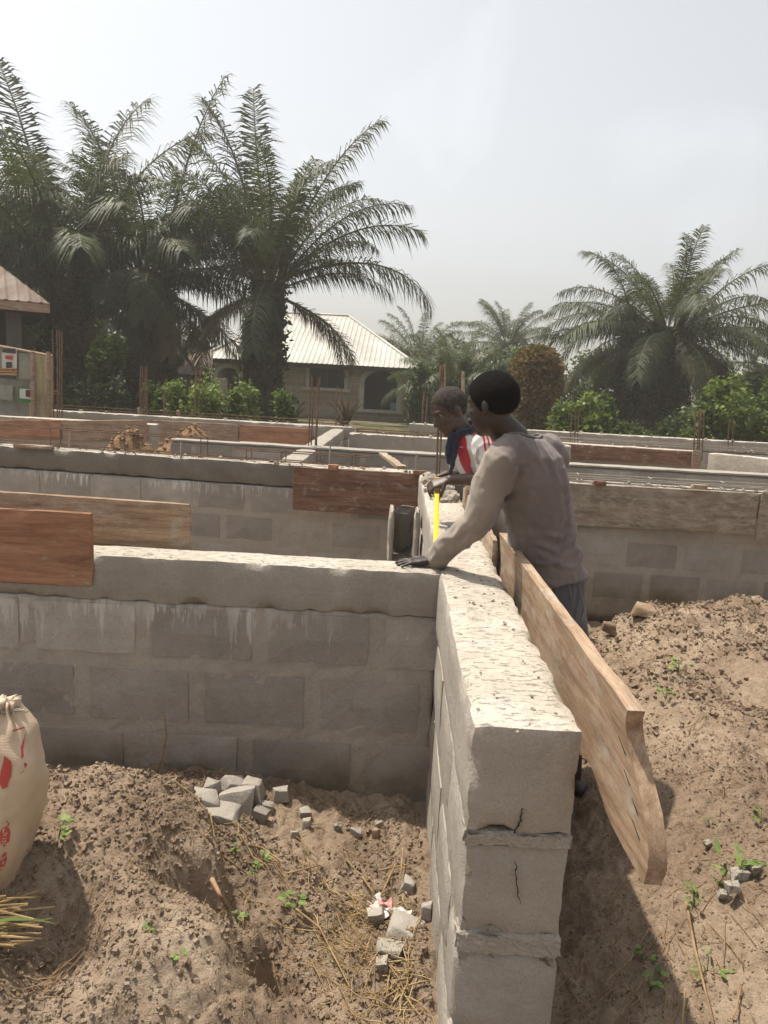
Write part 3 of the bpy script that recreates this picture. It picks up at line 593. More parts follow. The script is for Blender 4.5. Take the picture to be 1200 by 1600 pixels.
def frond_mesh(e0, droop, L, mat, seed, hang=0.35, llen=0.95):
    """one pinnate leaf: rachis in the local xz plane from the origin, ruffled leaflets both sides"""
    key = (e0, droop, L, mat, seed)
    if key in FR: return FR[key]
    R = random.Random(seed); mb = MB(); N = 26; pts = []; p = Vector((0, 0, 0)); a = e0; sw = R.uniform(-0.25, 0.25)
    for i in range(N + 1):
        pts.append(p.copy()); s = i / N
        yaw = sw * s * s
        p = p + Vector((math.cos(a) * math.cos(yaw), math.cos(a) * math.sin(yaw), math.sin(a))) * (L / N)
        a -= droop / N * (0.35 + 1.5 * s * s + 0.3 * s)
    mb.tube(pts, [0.055 * (1 - 0.88 * i / N) * L / 5 for i in range(N + 1)], 4, 1)
    M_ = 120
    for i in range(M_):
        s = 0.14 + 0.86 * i / (M_ - 1); k = min(N - 1, int(s * N)); fr = s * N - k; q = pts[k].lerp(pts[k + 1], min(1, fr)); T = (pts[k + 1] - pts[k]).normalized()
        side0 = Vector((0, 1, 0)); side0 = (side0 - T * side0.dot(T)).normalized(); up = T.cross(side0); up = up if up.z > 0 else -up
        ln = llen * L / 5 * (0.35 + 0.65 * math.sin(math.pi * min(1, (s - 0.05) * 0.95)) ** 0.7) * R.uniform(0.8, 1.1) * (0.75 if s > 0.93 else 1)
        for sg in (-1, 1):
            if R.random() < 0.05: continue
            fw = 0.45 + 0.6 * s ** 2 + R.uniform(-.15, .15); lift = R.choice((0.45, 0.0, -0.3)) + R.uniform(-.12, .12)
            D = (side0 * sg * 1.0 + T * fw + up * lift).normalized(); g = hang * R.uniform(.6, 1.4)
            m = q + D * ln * 0.5 + Vector((0, 0, -g * ln * 0.14)); e = q + D * ln * 0.93 + Vector((0, 0, -g * ln * 0.62))
            Wd = (D.cross(up)).normalized() * (0.0135 * L / 5 + 0.004); n2 = up * Wd.length * 0.5
            mb.add([q - Wd * .6, q + Wd * .6, m - Wd * 1.15 + n2 * .3, m + Wd * 1.15 + n2 * .3, e], [[0, 1, 3, 2], [2, 3, 4]], 0)
    me = mesh('frond', mb.v, mb.f, [MAT[mat], MAT['rachis']]); me.polygons.foreach_set('material_index', mb.m); FR[key] = me
    return me
def leaf_cloud(mb, pts, size, R, mi=0, up=0.35, aspect=0.55):
    for p in pts:
        d = Vector((R.gauss(0, 1), R.gauss(0, 1), R.gauss(0, 0.7) - 0.2)).normalized(); n = Vector((R.gauss(0, 1), R.gauss(0, 1), R.gauss(0, 1) + up * 3)); sd = d.cross(n)
        if sd.length < 1e-4: continue
        sd.normalize(); s = size * R.uniform(.6, 1.4)
        mb.add([p, p + d * s * .45 + sd * s * aspect * .5, p + d * s, p + d * s * .45 - sd * s * aspect * .5], [[0, 1, 2, 3]], mi)
def palm_trunk(t, h, r0, r1, seed, vines=0, vine_mat='vine', boots=70, base_flare=1.15):
    R = random.Random(seed); n, m = 26, 22; vs = []; fs = []
    lean = Vector((R.uniform(-.12, .12), R.uniform(-.1, .1), 0))
    def ctr(s): return lean * s * s * h * 0.25 + Vector((0, 0, s * h - 0.25 * (1 - s)))
    for i in range(n + 1):
        s = i / n; r = (r0 + (r1 - r0) * s) * (1 + (base_flare - 1) * math.exp(-s * 9))
        for k in range(m):
            a = 2 * math.pi * k / m; rr = r * (1 + 0.10 * noise.noise(Vector((math.cos(a) * 2, math.sin(a) * 2, s * h * 1.3 + seed))) + 0.05 * math.sin(s * h * 9 + a * 3))
            vs.append(ctr(s) + Vector((math.cos(a) * rr, math.sin(a) * rr, 0)))
    for i in range(n):
        for k in range(m): fs.append([i * m + k, i * m + (k + 1) % m, (i + 1) * m + (k + 1) % m, (i + 1) * m + k])
    fs.append([n * m + k for k in range(m)]); tr = obj('trunk', mesh('trunk', vs, fs, MAT['trunk'], True), t)
    mb = MB()
    for i in range(boots):                                            # old leaf bases
        s = R.uniform(0.25, 1.0) if R.random() < .85 else R.uniform(0.05, .3); a = i * 2.39996; r = r0 + (r1 - r0) * s; c = ctr(s); d = Vector((math.cos(a), math.sin(a), 0)); sd = Vector((-d.y, d.x, 0))
        b = c + d * r * 0.9; w_ = R.uniform(.08, .15); e = b + d * R.uniform(.12, .28) + Vector((0, 0, R.uniform(.22, .5)))
        mb.add([b - sd * w_, b + sd * w_, b + Vector((0, 0, .14)) + sd * w_, b + Vector((0, 0, .14)) - sd * w_, e - sd * w_ * .45, e + sd * w_ * .45, e + d * .05 + sd * w_ * .4, e + d * .05 - sd * w_ * .4],
               [[0, 1, 5, 4], [1, 2, 6, 5], [2, 3, 7, 6], [3, 0, 4, 7], [4, 5, 6, 7]])
    lb = mb.build('leaf_bases', MAT['trunk'], t); lb['kind'] = 'stuff'
    if vines:
        mb = MB(); pts = []
        for i in range(vines):
            s = R.random() ** 0.8; a = R.uniform(0, 6.28); r = (r0 + (r1 - r0) * s) * R.uniform(1.0, 1.28) + 0.1 * noise.noise(Vector((math.cos(a) * 2, math.sin(a) * 2, s * 4)))
            pts.append(ctr(s) + Vector((math.cos(a) * r, math.sin(a) * r, 0)))
        leaf_cloud(mb, pts, 0.16, R, 0, 0.0); mb.build('vines', MAT[vine_mat], t)
    return ctr(1.0)
def palm(label, base, h, L, nf, seed, keys=(), r0=0.48, r1=0.42, mat='frond', dead=5, vines=900, e_lo=-0.35, e_hi=1.42, up_bias=1.0, boots=70, group='oil palms behind the building site', name='oil_palm', vine_mat='vine', llen=0.95):
    R = random.Random(seed); t = thing(name, label, 'palm tree', base, 0, group)
    top = palm_trunk(t, h, r0, r1, seed, vines, vine_mat, boots)
    var = {}
    for i in range(nf):
        s = (i + 0.5) / nf; e = e_lo + (e_hi - e_lo) * s ** (1 / up_bias); e = round(e * 4) / 4; az = i * 2.39996 + R.uniform(-.25, .25)
        dr = round((1.5 - 0.55 * s) * 4) / 4
        o = obj('frond', frond_mesh(e, dr, 5.0, mat, seed % 3 * 10 + i % 4, 0.95, llen), t, top + Vector((math.cos(az), math.sin(az), 0)) * r1 * 0.5 + Vector((0, 0, -0.25 * (1 - s))), (R.uniform(-.25, .25), 0, az))
        k = L / 5 * R.uniform(.85, 1.08) * (0.8 + 0.25 * math.sin(math.pi * min(1, s * 1.1))); o.scale = (k, k, k)
    for (az, e, dr, ln) in keys:
        o = obj('frond', frond_mesh(e, dr, 5.0, mat, 3 + int(abs(az) * 10) % 3, 0.9, llen), t, top + Vector((math.cos(az), math.sin(az), 0)) * r1 * .5, (R.uniform(-.2, .2), 0, az)); k = ln / 5; o.scale = (k, k, k)
    for i in range(dead):
        az = R.uniform(0, 6.28); o = obj('dry_frond', frond_mesh(-0.35, 1.3, 5.0, 'frond_d', 50 + i % 3, 1.1, llen), t, top + Vector((math.cos(az), math.sin(az), 0)) * r1 * .8 + Vector((0, 0, -0.4)), (R.uniform(-.4, .4), 0, az)); k = L / 5 * R.uniform(.5, .8); o.scale = (k, k, k)
    return t
def ground_at(u, y, dz=0.0): p = at_y(u, 660, y); return Vector((p.x, p.y, gh0(p.x, p.y) + dz))
def palm_px(label, u, v_top_trunk, y, L, nf, seed, **k):
    b = ground_at(u, y); z = at_y(u, v_top_trunk, y).z
    return palm(label, b, z - b.z, L, nf, seed, **k)
palm_px('tall dark oil palm at the left edge of the picture', -45, 435, 22, 4.5, 34, 11, r0=.5, dead=5, e_lo=.1, keys=((1.3, 1.25, .7, 4.8), (0.6, 1.1, .9, 4.8)))
palm_px('dense oil palm behind the four tall rusty bars', 112, 440, 21.5, 5.1, 36, 13, r0=.66, r1=.56, dead=6, vines=1800, e_lo=.15, keys=((2.3, 1.42, .45, 6.4), (1.0, 1.38, .7, 6.3), (0.4, 1.2, .9, 6.0), (5.6, 0, 1.7, 3.6)))
palm_px('dense oil palm with dry hanging fronds, second trunk from the left', 236, 435, 22.5, 4.7, 36, 16, r0=.75, r1=.6, dead=8, vines=2200, e_lo=.15, keys=((0.5, 1.42, .4, 6.0), (2.7, 1.3, .75, 6.0), (5.0, 0.1, 1.7, 3.6)))
palm_px('tall oil palm in front of the metal-roofed house', 412, 440, 21.5, 4.4, 26, 19, r0=.5, r1=.45, dead=8, e_lo=.55, up_bias=1.3, keys=((0.15, 0.80, 1.3, 4.7), (-0.25, 0.40, 1.7, 5.0), (0.1, 1.25, .7, 5.3), (1.6, 1.45, .35, 5.8), (2.6, 1.3, .6, 6.0), (3.3, .3, 1.8, 3.8), (-1.6, -.3, 1.4, 3.2)))
palm_px('broad oil palm at the right, nearer of the pair', 1026, 512, 23.5, 3.7, 34, 22, r0=.75, r1=.6, dead=7, vines=2600, keys=((2.9, .35, 1.3, 3.8), (0.2, .4, 1.3, 3.8), (3.3, .1, 1.4, 3.5), (-.2, .1, 1.4, 3.5)))
palm_px('right-hand vine-clad palm trunk just left of the broad palm', 985, 520, 24.5, 3.3, 14, 25, r0=.55, r1=.5, dead=5, vines=2400)
palm_px('small far oil palm on the skyline above the grey-shirted man', 787, 535, 38, 3.1, 28, 28, r0=.5, dead=3, up_bias=1.2)
palm_px('far palm just right of the metal roof', 652, 560, 34, 2.9, 26, 31, r0=.5, dead=2)
palm_px('young light green palm behind the poles', 705, 600, 27, 2.7, 24, 34, r0=.35, r1=.3, dead=1, mat='frond_l', vines=100, boots=25, e_lo=-.1)
palm_px('young light green palm left of the vine-covered stump', 762, 600, 29, 2.4, 20, 37, r0=.3, r1=.28, dead=1, mat='frond_l', vines=100, boots=25, e_lo=0.0)
palm_px('low palm at the right edge of the picture', 1225, 570, 26, 3.0, 26, 40, r0=.45, dead=3, vines=500)
palm_px('far low palm behind the metal roof at left', 600, 580, 42, 2.8, 20, 43, r0=.45, dead=2)
def bush(label, c, rx, ry, rz, n, mat, size, seed, lobes=15, name='bush', cat='bush', group='bushes and undergrowth behind the site', mat2=None):
    R = random.Random(seed); t = thing(name, label, cat, c, 0, group); mb = MB(); L = []
    for i in range(lobes):
        a = R.uniform(0, 6.28); d = math.sqrt(R.random()) * .75; L.append((Vector((math.cos(a) * d * rx, math.sin(a) * d * ry, rz * R.uniform(.25, .92))), R.uniform(.16, .42)))
    pts = []; pts2 = []
    while len(pts) + len(pts2) < n:
        q, f = R.choice(L); v = Vector((R.gauss(0, 1), R.gauss(0, 1), R.gauss(0, 1))).normalized() * (R.random() ** .35); p = q + Vector((v.x * rx * f, v.y * ry * f, v.z * rz * f))
        if p.z < 0.02: p.z = R.uniform(0.02, .3 * rz)
        if noise.noise(p * (1.6 / max(.5, rz * .5)) + Vector((seed, 0, 0))) < -0.22: continue
        (pts2 if mat2 and R.random() < .35 else pts).append(p)
    leaf_cloud(mb, pts, size, R); mb.build('foliage', MAT[mat], t)
    if pts2: mb = MB(); leaf_cloud(mb, pts2, size * .9, R); mb.build('foliage', MAT[mat2], t)
    mb = MB()
    for q, f in L: mb.tube([(q.x * .15, q.y * .15, -.2), (q.x * .6, q.y * .6, q.z * .55), tuple(q)], [.05 * rz / 2, .035 * rz / 2, .012], 5)
    mb.build('branches', MAT['bark'], t); return t
def bush_px(label, u, y, vtop, wpx, n, mat, size, seed, **k):
    g = ground_at(u, y); z = at_y(u, vtop, y).z - g.z; rx = wpx / 2 * y / F_PX
    return bush(label, g, rx, min(rx, 1.6) * .8, z, n, mat, size, seed, **k)
bush_px('sunlit leafy bush beside the left house corner', 62, 29, 485, 80, 2600, 'leaf_b', .13, 1, mat2='leaf_g')
bush_px('leafy bush between the first two palm trunks', 172, 17.6, 520, 62, 4200, 'leaf_g', .13, 2, mat2='leaf_b')
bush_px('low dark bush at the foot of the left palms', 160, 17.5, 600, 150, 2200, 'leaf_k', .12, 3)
bush_px('clipped bright green hedge bush in front of the house, left', 296, 16.4, 598, 120, 3600, 'leaf_b', .10, 4, name='hedge', cat='hedge', mat2='leaf_g')
bush_px('green hedge bush left of the central palm trunk', 368, 16.8, 606, 96, 3400, 'leaf_g', .10, 5, name='hedge', cat='hedge', mat2='leaf_b')
bush_px('small green bush right of the central palm trunk', 445, 17.5, 618, 46, 1500, 'leaf_g', .11, 6, mat2='leaf_b')
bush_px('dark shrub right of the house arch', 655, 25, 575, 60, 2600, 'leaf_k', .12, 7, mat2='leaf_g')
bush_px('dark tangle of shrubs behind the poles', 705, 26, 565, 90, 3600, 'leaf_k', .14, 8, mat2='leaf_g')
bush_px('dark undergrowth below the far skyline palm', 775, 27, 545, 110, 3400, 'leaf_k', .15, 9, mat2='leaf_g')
bush_px('light green leafy bush below the brown vine stump at its right', 905, 17, 626, 100, 2600, 'leaf_b', .14, 10, mat2='leaf_g')
bush_px('mid green shrub behind the bush right of the stump', 900, 27, 580, 110, 3000, 'leaf_g', .15, 11, mat2='leaf_k')
bush_px('big bright green bush at the right below the palm fronds', 1150, 17.5, 600, 150, 5200, 'leaf_b', .15, 12, mat2='leaf_g')
bush_px('green bush at the right edge of the picture', 1215, 18, 606, 110, 3600, 'leaf_g', .15, 13, mat2='leaf_b')
bush_px('low green bush right of the broad palm trunk', 1098, 17, 640, 70, 1600, 'leaf_g', .13, 14, mat2='leaf_b')
bush_px('low scrub left of the right palm trunks', 945, 18.5, 632, 90, 2200, 'leaf_g', .13, 31, mat2='leaf_k')
bush_px('dark scrub at the foot of the right palm trunks', 1040, 19, 650, 110, 2000, 'leaf_k', .12, 32, mat2='leaf_g')
bush_px('scrub behind the bright bushes at the right edge', 1185, 20.5, 585, 120, 3200, 'leaf_g', .14, 33, mat2='leaf_k')
bush_px('hedge bush at the left end of the green hedge', 252, 17.4, 606, 60, 1800, 'leaf_g', .10, 34, name='hedge', cat='hedge', mat2='leaf_b')
bush_px('hazy tree in the distance between the stump and the right palm', 930, 45, 560, 170, 3600, 'leaf_g', .3, 15, name='tree', cat='tree')
bush_px('hazy distant tree behind the far palm, right of the metal roof', 700, 48, 545, 200, 3600, 'leaf_k', .32, 16, name='tree', cat='tree')
bush_px('hazy distant tree at the right edge behind the bushes', 1150, 46, 560, 200, 3600, 'leaf_g', .3, 17, name='tree', cat='tree')
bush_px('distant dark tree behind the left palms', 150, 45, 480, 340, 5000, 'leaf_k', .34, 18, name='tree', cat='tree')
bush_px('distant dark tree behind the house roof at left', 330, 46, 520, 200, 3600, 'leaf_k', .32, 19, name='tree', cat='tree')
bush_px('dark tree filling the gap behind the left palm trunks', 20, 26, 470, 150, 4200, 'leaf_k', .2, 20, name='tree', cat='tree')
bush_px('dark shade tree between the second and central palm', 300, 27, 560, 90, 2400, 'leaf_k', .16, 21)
def vine_stump():
    b = ground_at(832, 19.5); R = random.Random(5); t = thing('vine_covered_stump', 'dead palm stump wrapped in brown dried vines above the grey-shirted man', 'tree stump', b, 0)
    H = at_y(832, 541, 19.5).z - b.z; mb = MB(); mb.tube([(0, 0, -.3), (.03, 0, H * .4), (0, 0, H * .93)], [.30, .33, .36], 12); mb.build('trunk', MAT['trunk'], t, smooth=True)
    mb = MB(); pts = []
    for i in range(7000):
        s = R.random(); a = R.uniform(0, 6.28); r = (.34 + .24 * sst(.2, .6, s)) * math.sqrt(max(0.02, 1 - max(0, (s - .82) / .18) ** 2)) + .10 * noise.noise(Vector((math.cos(a) * 2, math.sin(a) * 2, s * 5))) + R.uniform(-.08, .07)
        pts.append(Vector((math.cos(a) * r, math.sin(a) * r, s * H)))
    leaf_cloud(mb, pts, .12, R, 0, -.3); mb.build('vines', MAT['vine_dry'], t); return t
vine_stump()
def blade_plant(label, c, n, ln, mat, seed, wd=.05, spread=1.0, cat='plant', name='spiky_plant', group=None):
    R = random.Random(seed); t = thing(name, label, cat, c, 0, group)
    for i in range(n):
        a = R.uniform(0, 6.28); e = R.uniform(.35, 1.45); L = ln * R.uniform(.6, 1.1); pts = []; p = Vector((0, 0, 0)); q = e
        for k in range(5): pts.append(p.copy()); p = p + Vector((math.cos(a) * math.cos(q), math.sin(a) * math.cos(q), math.sin(q))) * L / 4; q -= .22 * spread
        sd = Vector((-math.sin(a), math.cos(a), 0)); vs = []; fs = []
        for k, p in enumerate(pts): wv = wd * [1, 1.2, 1, .6, .05][k]; vs += [p - sd * wv, p + sd * wv + Vector((0, 0, wv * .3))]
        for k in range(4): fs.append([2 * k, 2 * k + 1, 2 * k + 3, 2 * k + 2])
        obj('leaf', mesh('leaf', vs, fs, MAT[mat]), t)
    return t
g = ground_at(540, 22); g.z = at_y(540, 668, 22).z; blade_plant('spiky plant with pale sword leaves in front of the house wall', g, 26, 1.15, 'vine_dry', 3, .045)
g = ground_at(458, 21); g.z = at_y(458, 660, 21).z; blade_plant('tuft of grey-green blades right of the central palm', g, 30, .95, 'vine', 4, .03)
# ---------------------------------------------------------------- house with the metal roof
MAT['roof_metal'] = mottled('aluminium_roof', [(0.3, (0.30, 0.285, 0.25)), (0.6, (0.44, 0.42, 0.375)), (0.75, (0.54, 0.52, 0.465))], 0.7, 0.55, 8, 0.15, 0.01, spec=0.5)
MAT['roof_rust'] = mottled('rusty_roof', [(0.3, (0.10, 0.066, 0.05)), (0.5, (0.165, 0.122, 0.097)), (0.72, (0.27, 0.23, 0.195))], 2.2, 0.8, 20, 0.3, 0.01, stretch=(1, .25, .25))
def brickmat(name, a, b, mortar_c, L=0.47, H=0.25):
    t = NT(name); v = t.tc.outputs['Object']; x = t.n('TexBrick'); vv = t.sep(v); cb = t.n('CombineXYZ'); t.l(vv[0], cb.inputs[0]); t.l(vv[2], cb.inputs[1]); t.l(cb.outputs[0], x.inputs['Vector'])
    x.inputs['Scale'].default_value = 1; x.inputs['Brick Width'].default_value = L; x.inputs['Row Height'].default_value = H; x.inputs['Mortar Size'].default_value = .018; x.inputs['Color1'].default_value = (*a, 1); x.inputs['Color2'].default_value = (*b, 1); x.inputs['Mortar'].default_value = (*mortar_c, 1)
    n = t.noise(v, 1.5, 6, .6); col = t.mix(t.rng(n, .35, .7, 0, .4), x.outputs['Color'], tuple(c * .55 for c in a)); return t.done(col, .95, t.bump(x.outputs['Fac'], -.4, .02), .1)
MAT['house_wall'] = brickmat('house_blockwork', (0.30, 0.25, 0.19), (0.36, 0.305, 0.24), (0.42, 0.37, 0.30))
MAT['render'] = concrete('pale_render', (0.42, 0.39, 0.34), (0.55, 0.51, 0.45), bscale=20)
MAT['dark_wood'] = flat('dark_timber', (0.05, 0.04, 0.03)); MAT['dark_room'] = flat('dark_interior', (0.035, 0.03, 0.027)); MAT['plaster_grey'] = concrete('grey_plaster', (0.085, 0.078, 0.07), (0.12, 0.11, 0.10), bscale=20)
def corrugated(pts_eave, pts_ridge, mat, parent, name='roof_sheet', step=0.05, amp=0.02, period=0.2, thick=0.012, nsheet=1):
    """ribbed sheets between an eave line and a ridge line (both pairs of points); one object per sheet"""
    A, B = map(Vector, pts_eave); C, D = map(Vector, pts_ridge); W = (B - A).length; n = max(4, int(W / step)); up = (B - A).cross(C - A).normalized(); up = up if up.z > 0 else -up
    # ribs run straight up the slope from each eave station; the ridge clips them
    sl = ((C + D) / 2 - (A + B) / 2); e = (B - A).normalized(); sl = sl - e * sl.dot(e); hgt = sl.length; sl = sl.normalized()
    ca, cd = (C - A).dot(e), (D - A).dot(e)
    def reach(x):
        if ca > 1e-6 and x < ca: return hgt * x / ca
        if cd < W - 1e-6 and x > cd: return hgt * (W - x) / (W - cd)
        return hgt
    edges = [i * n // nsheet for i in range(nsheet + 1)]; out = []
    for si in range(nsheet):
        vs = []; fs = []; lap = 0.004 * (si % 2)
        i0, i1 = edges[si], edges[si + 1]
        for i in range(i0, i1 + 1):
            x = W * i / n; ph = (x / period) % 1; z = amp * (1 if ph < .25 else 0) + lap; r = reach(x)
            for q in (0, r): vs.append(A + e * x + sl * q + up * z)
            for q in (0, r): vs.append(A + e * x + sl * q + up * (z - thick))
        for i in range(i1 - i0): b = 4 * i; fs += [[b, b + 4, b + 5, b + 1], [b + 2, b + 3, b + 7, b + 6], [b, b + 2, b + 6, b + 4], [b + 1, b + 5, b + 7, b + 3]]
        out.append(obj(name, mesh(name, vs, fs, MAT[mat]), parent))
    return out
def arch_ring(parent, cx, z0, w_, zs, depth, mat, y=-0.06, name='arch_frame', t_=0.16, n=14):
    """columns and a semi-elliptic arch as one frame"""
    mb = MB(); r = w_ / 2
    for s in (-1, 1): mb.box((cx + s * r - (t_ if s < 0 else 0), y, z0), (cx + s * r + (t_ if s > 0 else 0), depth, zs))
    h = 0.78 * r
    for i in range(n):
        a0, a1 = math.pi * i / n, math.pi * (i + 1) / n; q = []
        for a in (a0, a1):
            for rr, hh in ((r, h), (r + t_, h + t_)): q.append((cx - math.cos(a) * rr, zs + math.sin(a) * hh))
        v = [(x, y, z) for x, z in q] + [(x, depth, z) for x, z in q]; mb.add(v, [[0, 1, 3, 2], [4, 6, 7, 5], [0, 2, 6, 4], [1, 5, 7, 3]])
    return mb.build(name, MAT[mat], parent)
def house():
    Y = 30.0; P = lambda u, v: at_y(u, v, Y)
    o = P(335, 660); yaw = -0.045; t = thing('block_house', 'unplastered block house with shiny metal hip roof and arched openings', 'house', (o.x, Y, 0.2), yaw); t['kind'] = 'thing'
    W = P(636, 660).x - o.x; ze = P(480, 565).z - .2 - 0.05; zf = 0.62; D = 8.0; th = .22
    X = lambda u: P(u, 600).x - o.x; Z = lambda u, v: P(u, v).z - .2
    a1 = (X(341), X(374)); wn = (X(484), X(539)); a2 = (X(570), X(621)); wz = (Z(510, 606), Z(510, 575)); sp = Z(595, 600)
    def seg(x0, x1, z0, z1, nm='wall'): mb = MB(); mb.box((x0, 0, z0), (x1, th, z1)); return mb.build(nm, MAT['house_wall'], t)
    def arch_wall(x0, x1):                                           # spandrel above an arch
        mb = MB(); r = (x1 - x0) / 2; cx = (x0 + x1) / 2; n = 14
        for i in range(n):
            a0, a1_ = math.pi * i / n, math.pi * (i + 1) / n; xa, xb = cx - math.cos(a0) * r, cx - math.cos(a1_) * r; za, zb = sp + math.sin(a0) * .78 * r, sp + math.sin(a1_) * .78 * r
            mb.add([(xa, 0, za), (xb, 0, zb), (xb, 0, ze), (xa, 0, ze), (xa, th, za), (xb, th, zb), (xb, th, ze), (xa, th, ze)], [[0, 1, 2, 3], [7, 6, 5, 4], [0, 4, 5, 1], [3, 2, 6, 7]])
        mb.build('wall', MAT['house_wall'], t)
    seg(0, a1[0], -.3, ze); arch_wall(*a1); seg(a1[1], wn[0], -.3, ze); seg(wn[0], wn[1], -.3, wz[0]); seg(wn[0], wn[1], wz[1], ze); seg(wn[1], a2[0], -.3, ze); arch_wall(*a2); seg(a2[1], W, -.3, ze)
    seg(a1[0], a1[1], -.3, zf - .1); zb = Z(595, 640); seg(a2[0], a2[1], -.3, zb)
    mb = MB(); mb.box((-.02, D - th, -.3), (W, D, ze)); mb.box((0, th, -.3), (th, D - th, ze)); mb.box((W - th, th, -.3), (W, D - th, ze)); mb.build('back_wall', MAT['house_wall'], t)
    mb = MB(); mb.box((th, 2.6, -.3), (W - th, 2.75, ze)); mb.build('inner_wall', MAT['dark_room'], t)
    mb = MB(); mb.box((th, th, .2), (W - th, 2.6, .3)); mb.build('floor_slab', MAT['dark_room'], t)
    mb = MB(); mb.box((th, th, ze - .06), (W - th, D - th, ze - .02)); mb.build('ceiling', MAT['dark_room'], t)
    arch_ring(t, (a1[0] + a1[1]) / 2, zf - .1, a1[1] - a1[0], sp, .02, 'render'); arch_ring(t, (a2[0] + a2[1]) / 2, zb - .05, a2[1] - a2[0], sp, .02, 'render', t_=.2)
    mb = MB(); mb.box((a2[0] - .3, -.12, zb - .12), (a2[1] + .3, .0, zb)); mb.build('sill', MAT['render'], t)
    wf = MB(); f = .13
    wf.box((wn[0] - f, -.06, wz[0] - f), (wn[0], .03, wz[1] + f)); wf.box((wn[1], -.06, wz[0] - f), (wn[1] + f, .03, wz[1] + f)); wf.box((wn[0], -.06, wz[1]), (wn[1], .03, wz[1] + f)); w1 = wf.build('window', MAT['render'], t)
    mb = MB(); mb.box((wn[0] - .25, -.14, wz[0] - .12), (wn[1] + .25, -.02, wz[0])); mb.build('sill', MAT['render'], w1)
    mb = MB(); mb.box(((wn[0] + wn[1]) / 2 - .04, .05, wz[0]), ((wn[0] + wn[1]) / 2 + .04, .12, wz[1])); mb.build('mullion', MAT['dark_wood'], w1)
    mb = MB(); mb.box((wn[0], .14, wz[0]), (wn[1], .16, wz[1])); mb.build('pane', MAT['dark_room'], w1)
    ov = .45; zr = Z(490, 478); rl = (X(420), X(525)); ry = D / 2; E0, E1 = (-ov, -ov, ze - .02), (W + ov, -ov, ze - .02)
    rf = thing('roof', '', ''); [rf.__delitem__(k) for k in list(rf.keys())]; rf.parent = t
    corrugated((E0, E1), ((rl[0], ry, zr), (rl[1], ry, zr)), 'roof_metal', rf, nsheet=10)
    corrugated(((W + ov, -ov, ze - .02), (W + ov, D + ov, ze - .02)), ((rl[1], ry, zr), (rl[1], ry, zr)), 'roof_metal', rf, nsheet=1)
    corrugated(((-ov, D + ov, ze - .02), (-ov, -ov, ze - .02)), ((rl[0], ry, zr), (rl[0], ry, zr)), 'roof_metal', rf, nsheet=1)
    mb = MB(); mb.box((-ov, -ov - .03, ze - .2), (W + ov, -ov, ze - .03)); mb.build('fascia', MAT['dark_wood'], t)
    for a, b in (((-ov, -ov, ze), (rl[0], ry, zr)), ((W + ov, -ov, ze), (rl[1], ry, zr)), ((rl[0], ry, zr), (rl[1], ry, zr))): mb = MB(); mb.tube([Vector(a) + Vector((0, 0, .02)), Vector(b) + Vector((0, 0, .02))], .06, 6); mb.build('ridge_cap', MAT['roof_metal'], t)
    # things on the porch
    q = P(609, 636); v, f_ = rough_box(.26, .26, .3, (2, 2, 2), .01, 5, .02, 3); tag(obj('blue_bucket', mesh('blue_bucket', v, f_, flat('blue_plastic', (.10, .24, .33), .5)), None, (q.x, Y - .45, q.z - .1)), 'small blue tub on the sill of the house arch', 'bucket')
    return t
house()
def shed():
    Y = 25; P = lambda u, v: at_y(u, v, Y); o = P(290, 655); t = thing('small_shed', 'low shed with rusty sheet roof between the second palm and the house', 'shed', (o.x, Y, 0.2), 0)
    t['kind'] = 'thing'
    mb = MB(); mb.box((0, 0, -.2), (P(330, 600).x - o.x, 2.5, P(310, 590).z - .2)); mb.build('wall', MAT['house_wall'], t)
    corrugated(((-.25, -.35, P(290, 585).z - .2), (P(333, 590).x - o.x, -.35, P(333, 588).z - .2)), ((-.25, 1.8, P(285, 543).z - .2), (P(300, 545).x - o.x + .3, 1.8, P(310, 545).z - .2)), 'roof_rust', t, nsheet=3)
    mb = MB(); mb.tube([(P(277, 528).x - o.x, -.5, P(277, 528).z - .2), (P(310, 578).x - o.x, -.5, P(310, 578).z - .2)], .05, 5); mb.build('fascia', MAT['w_far'], t); return t
shed()
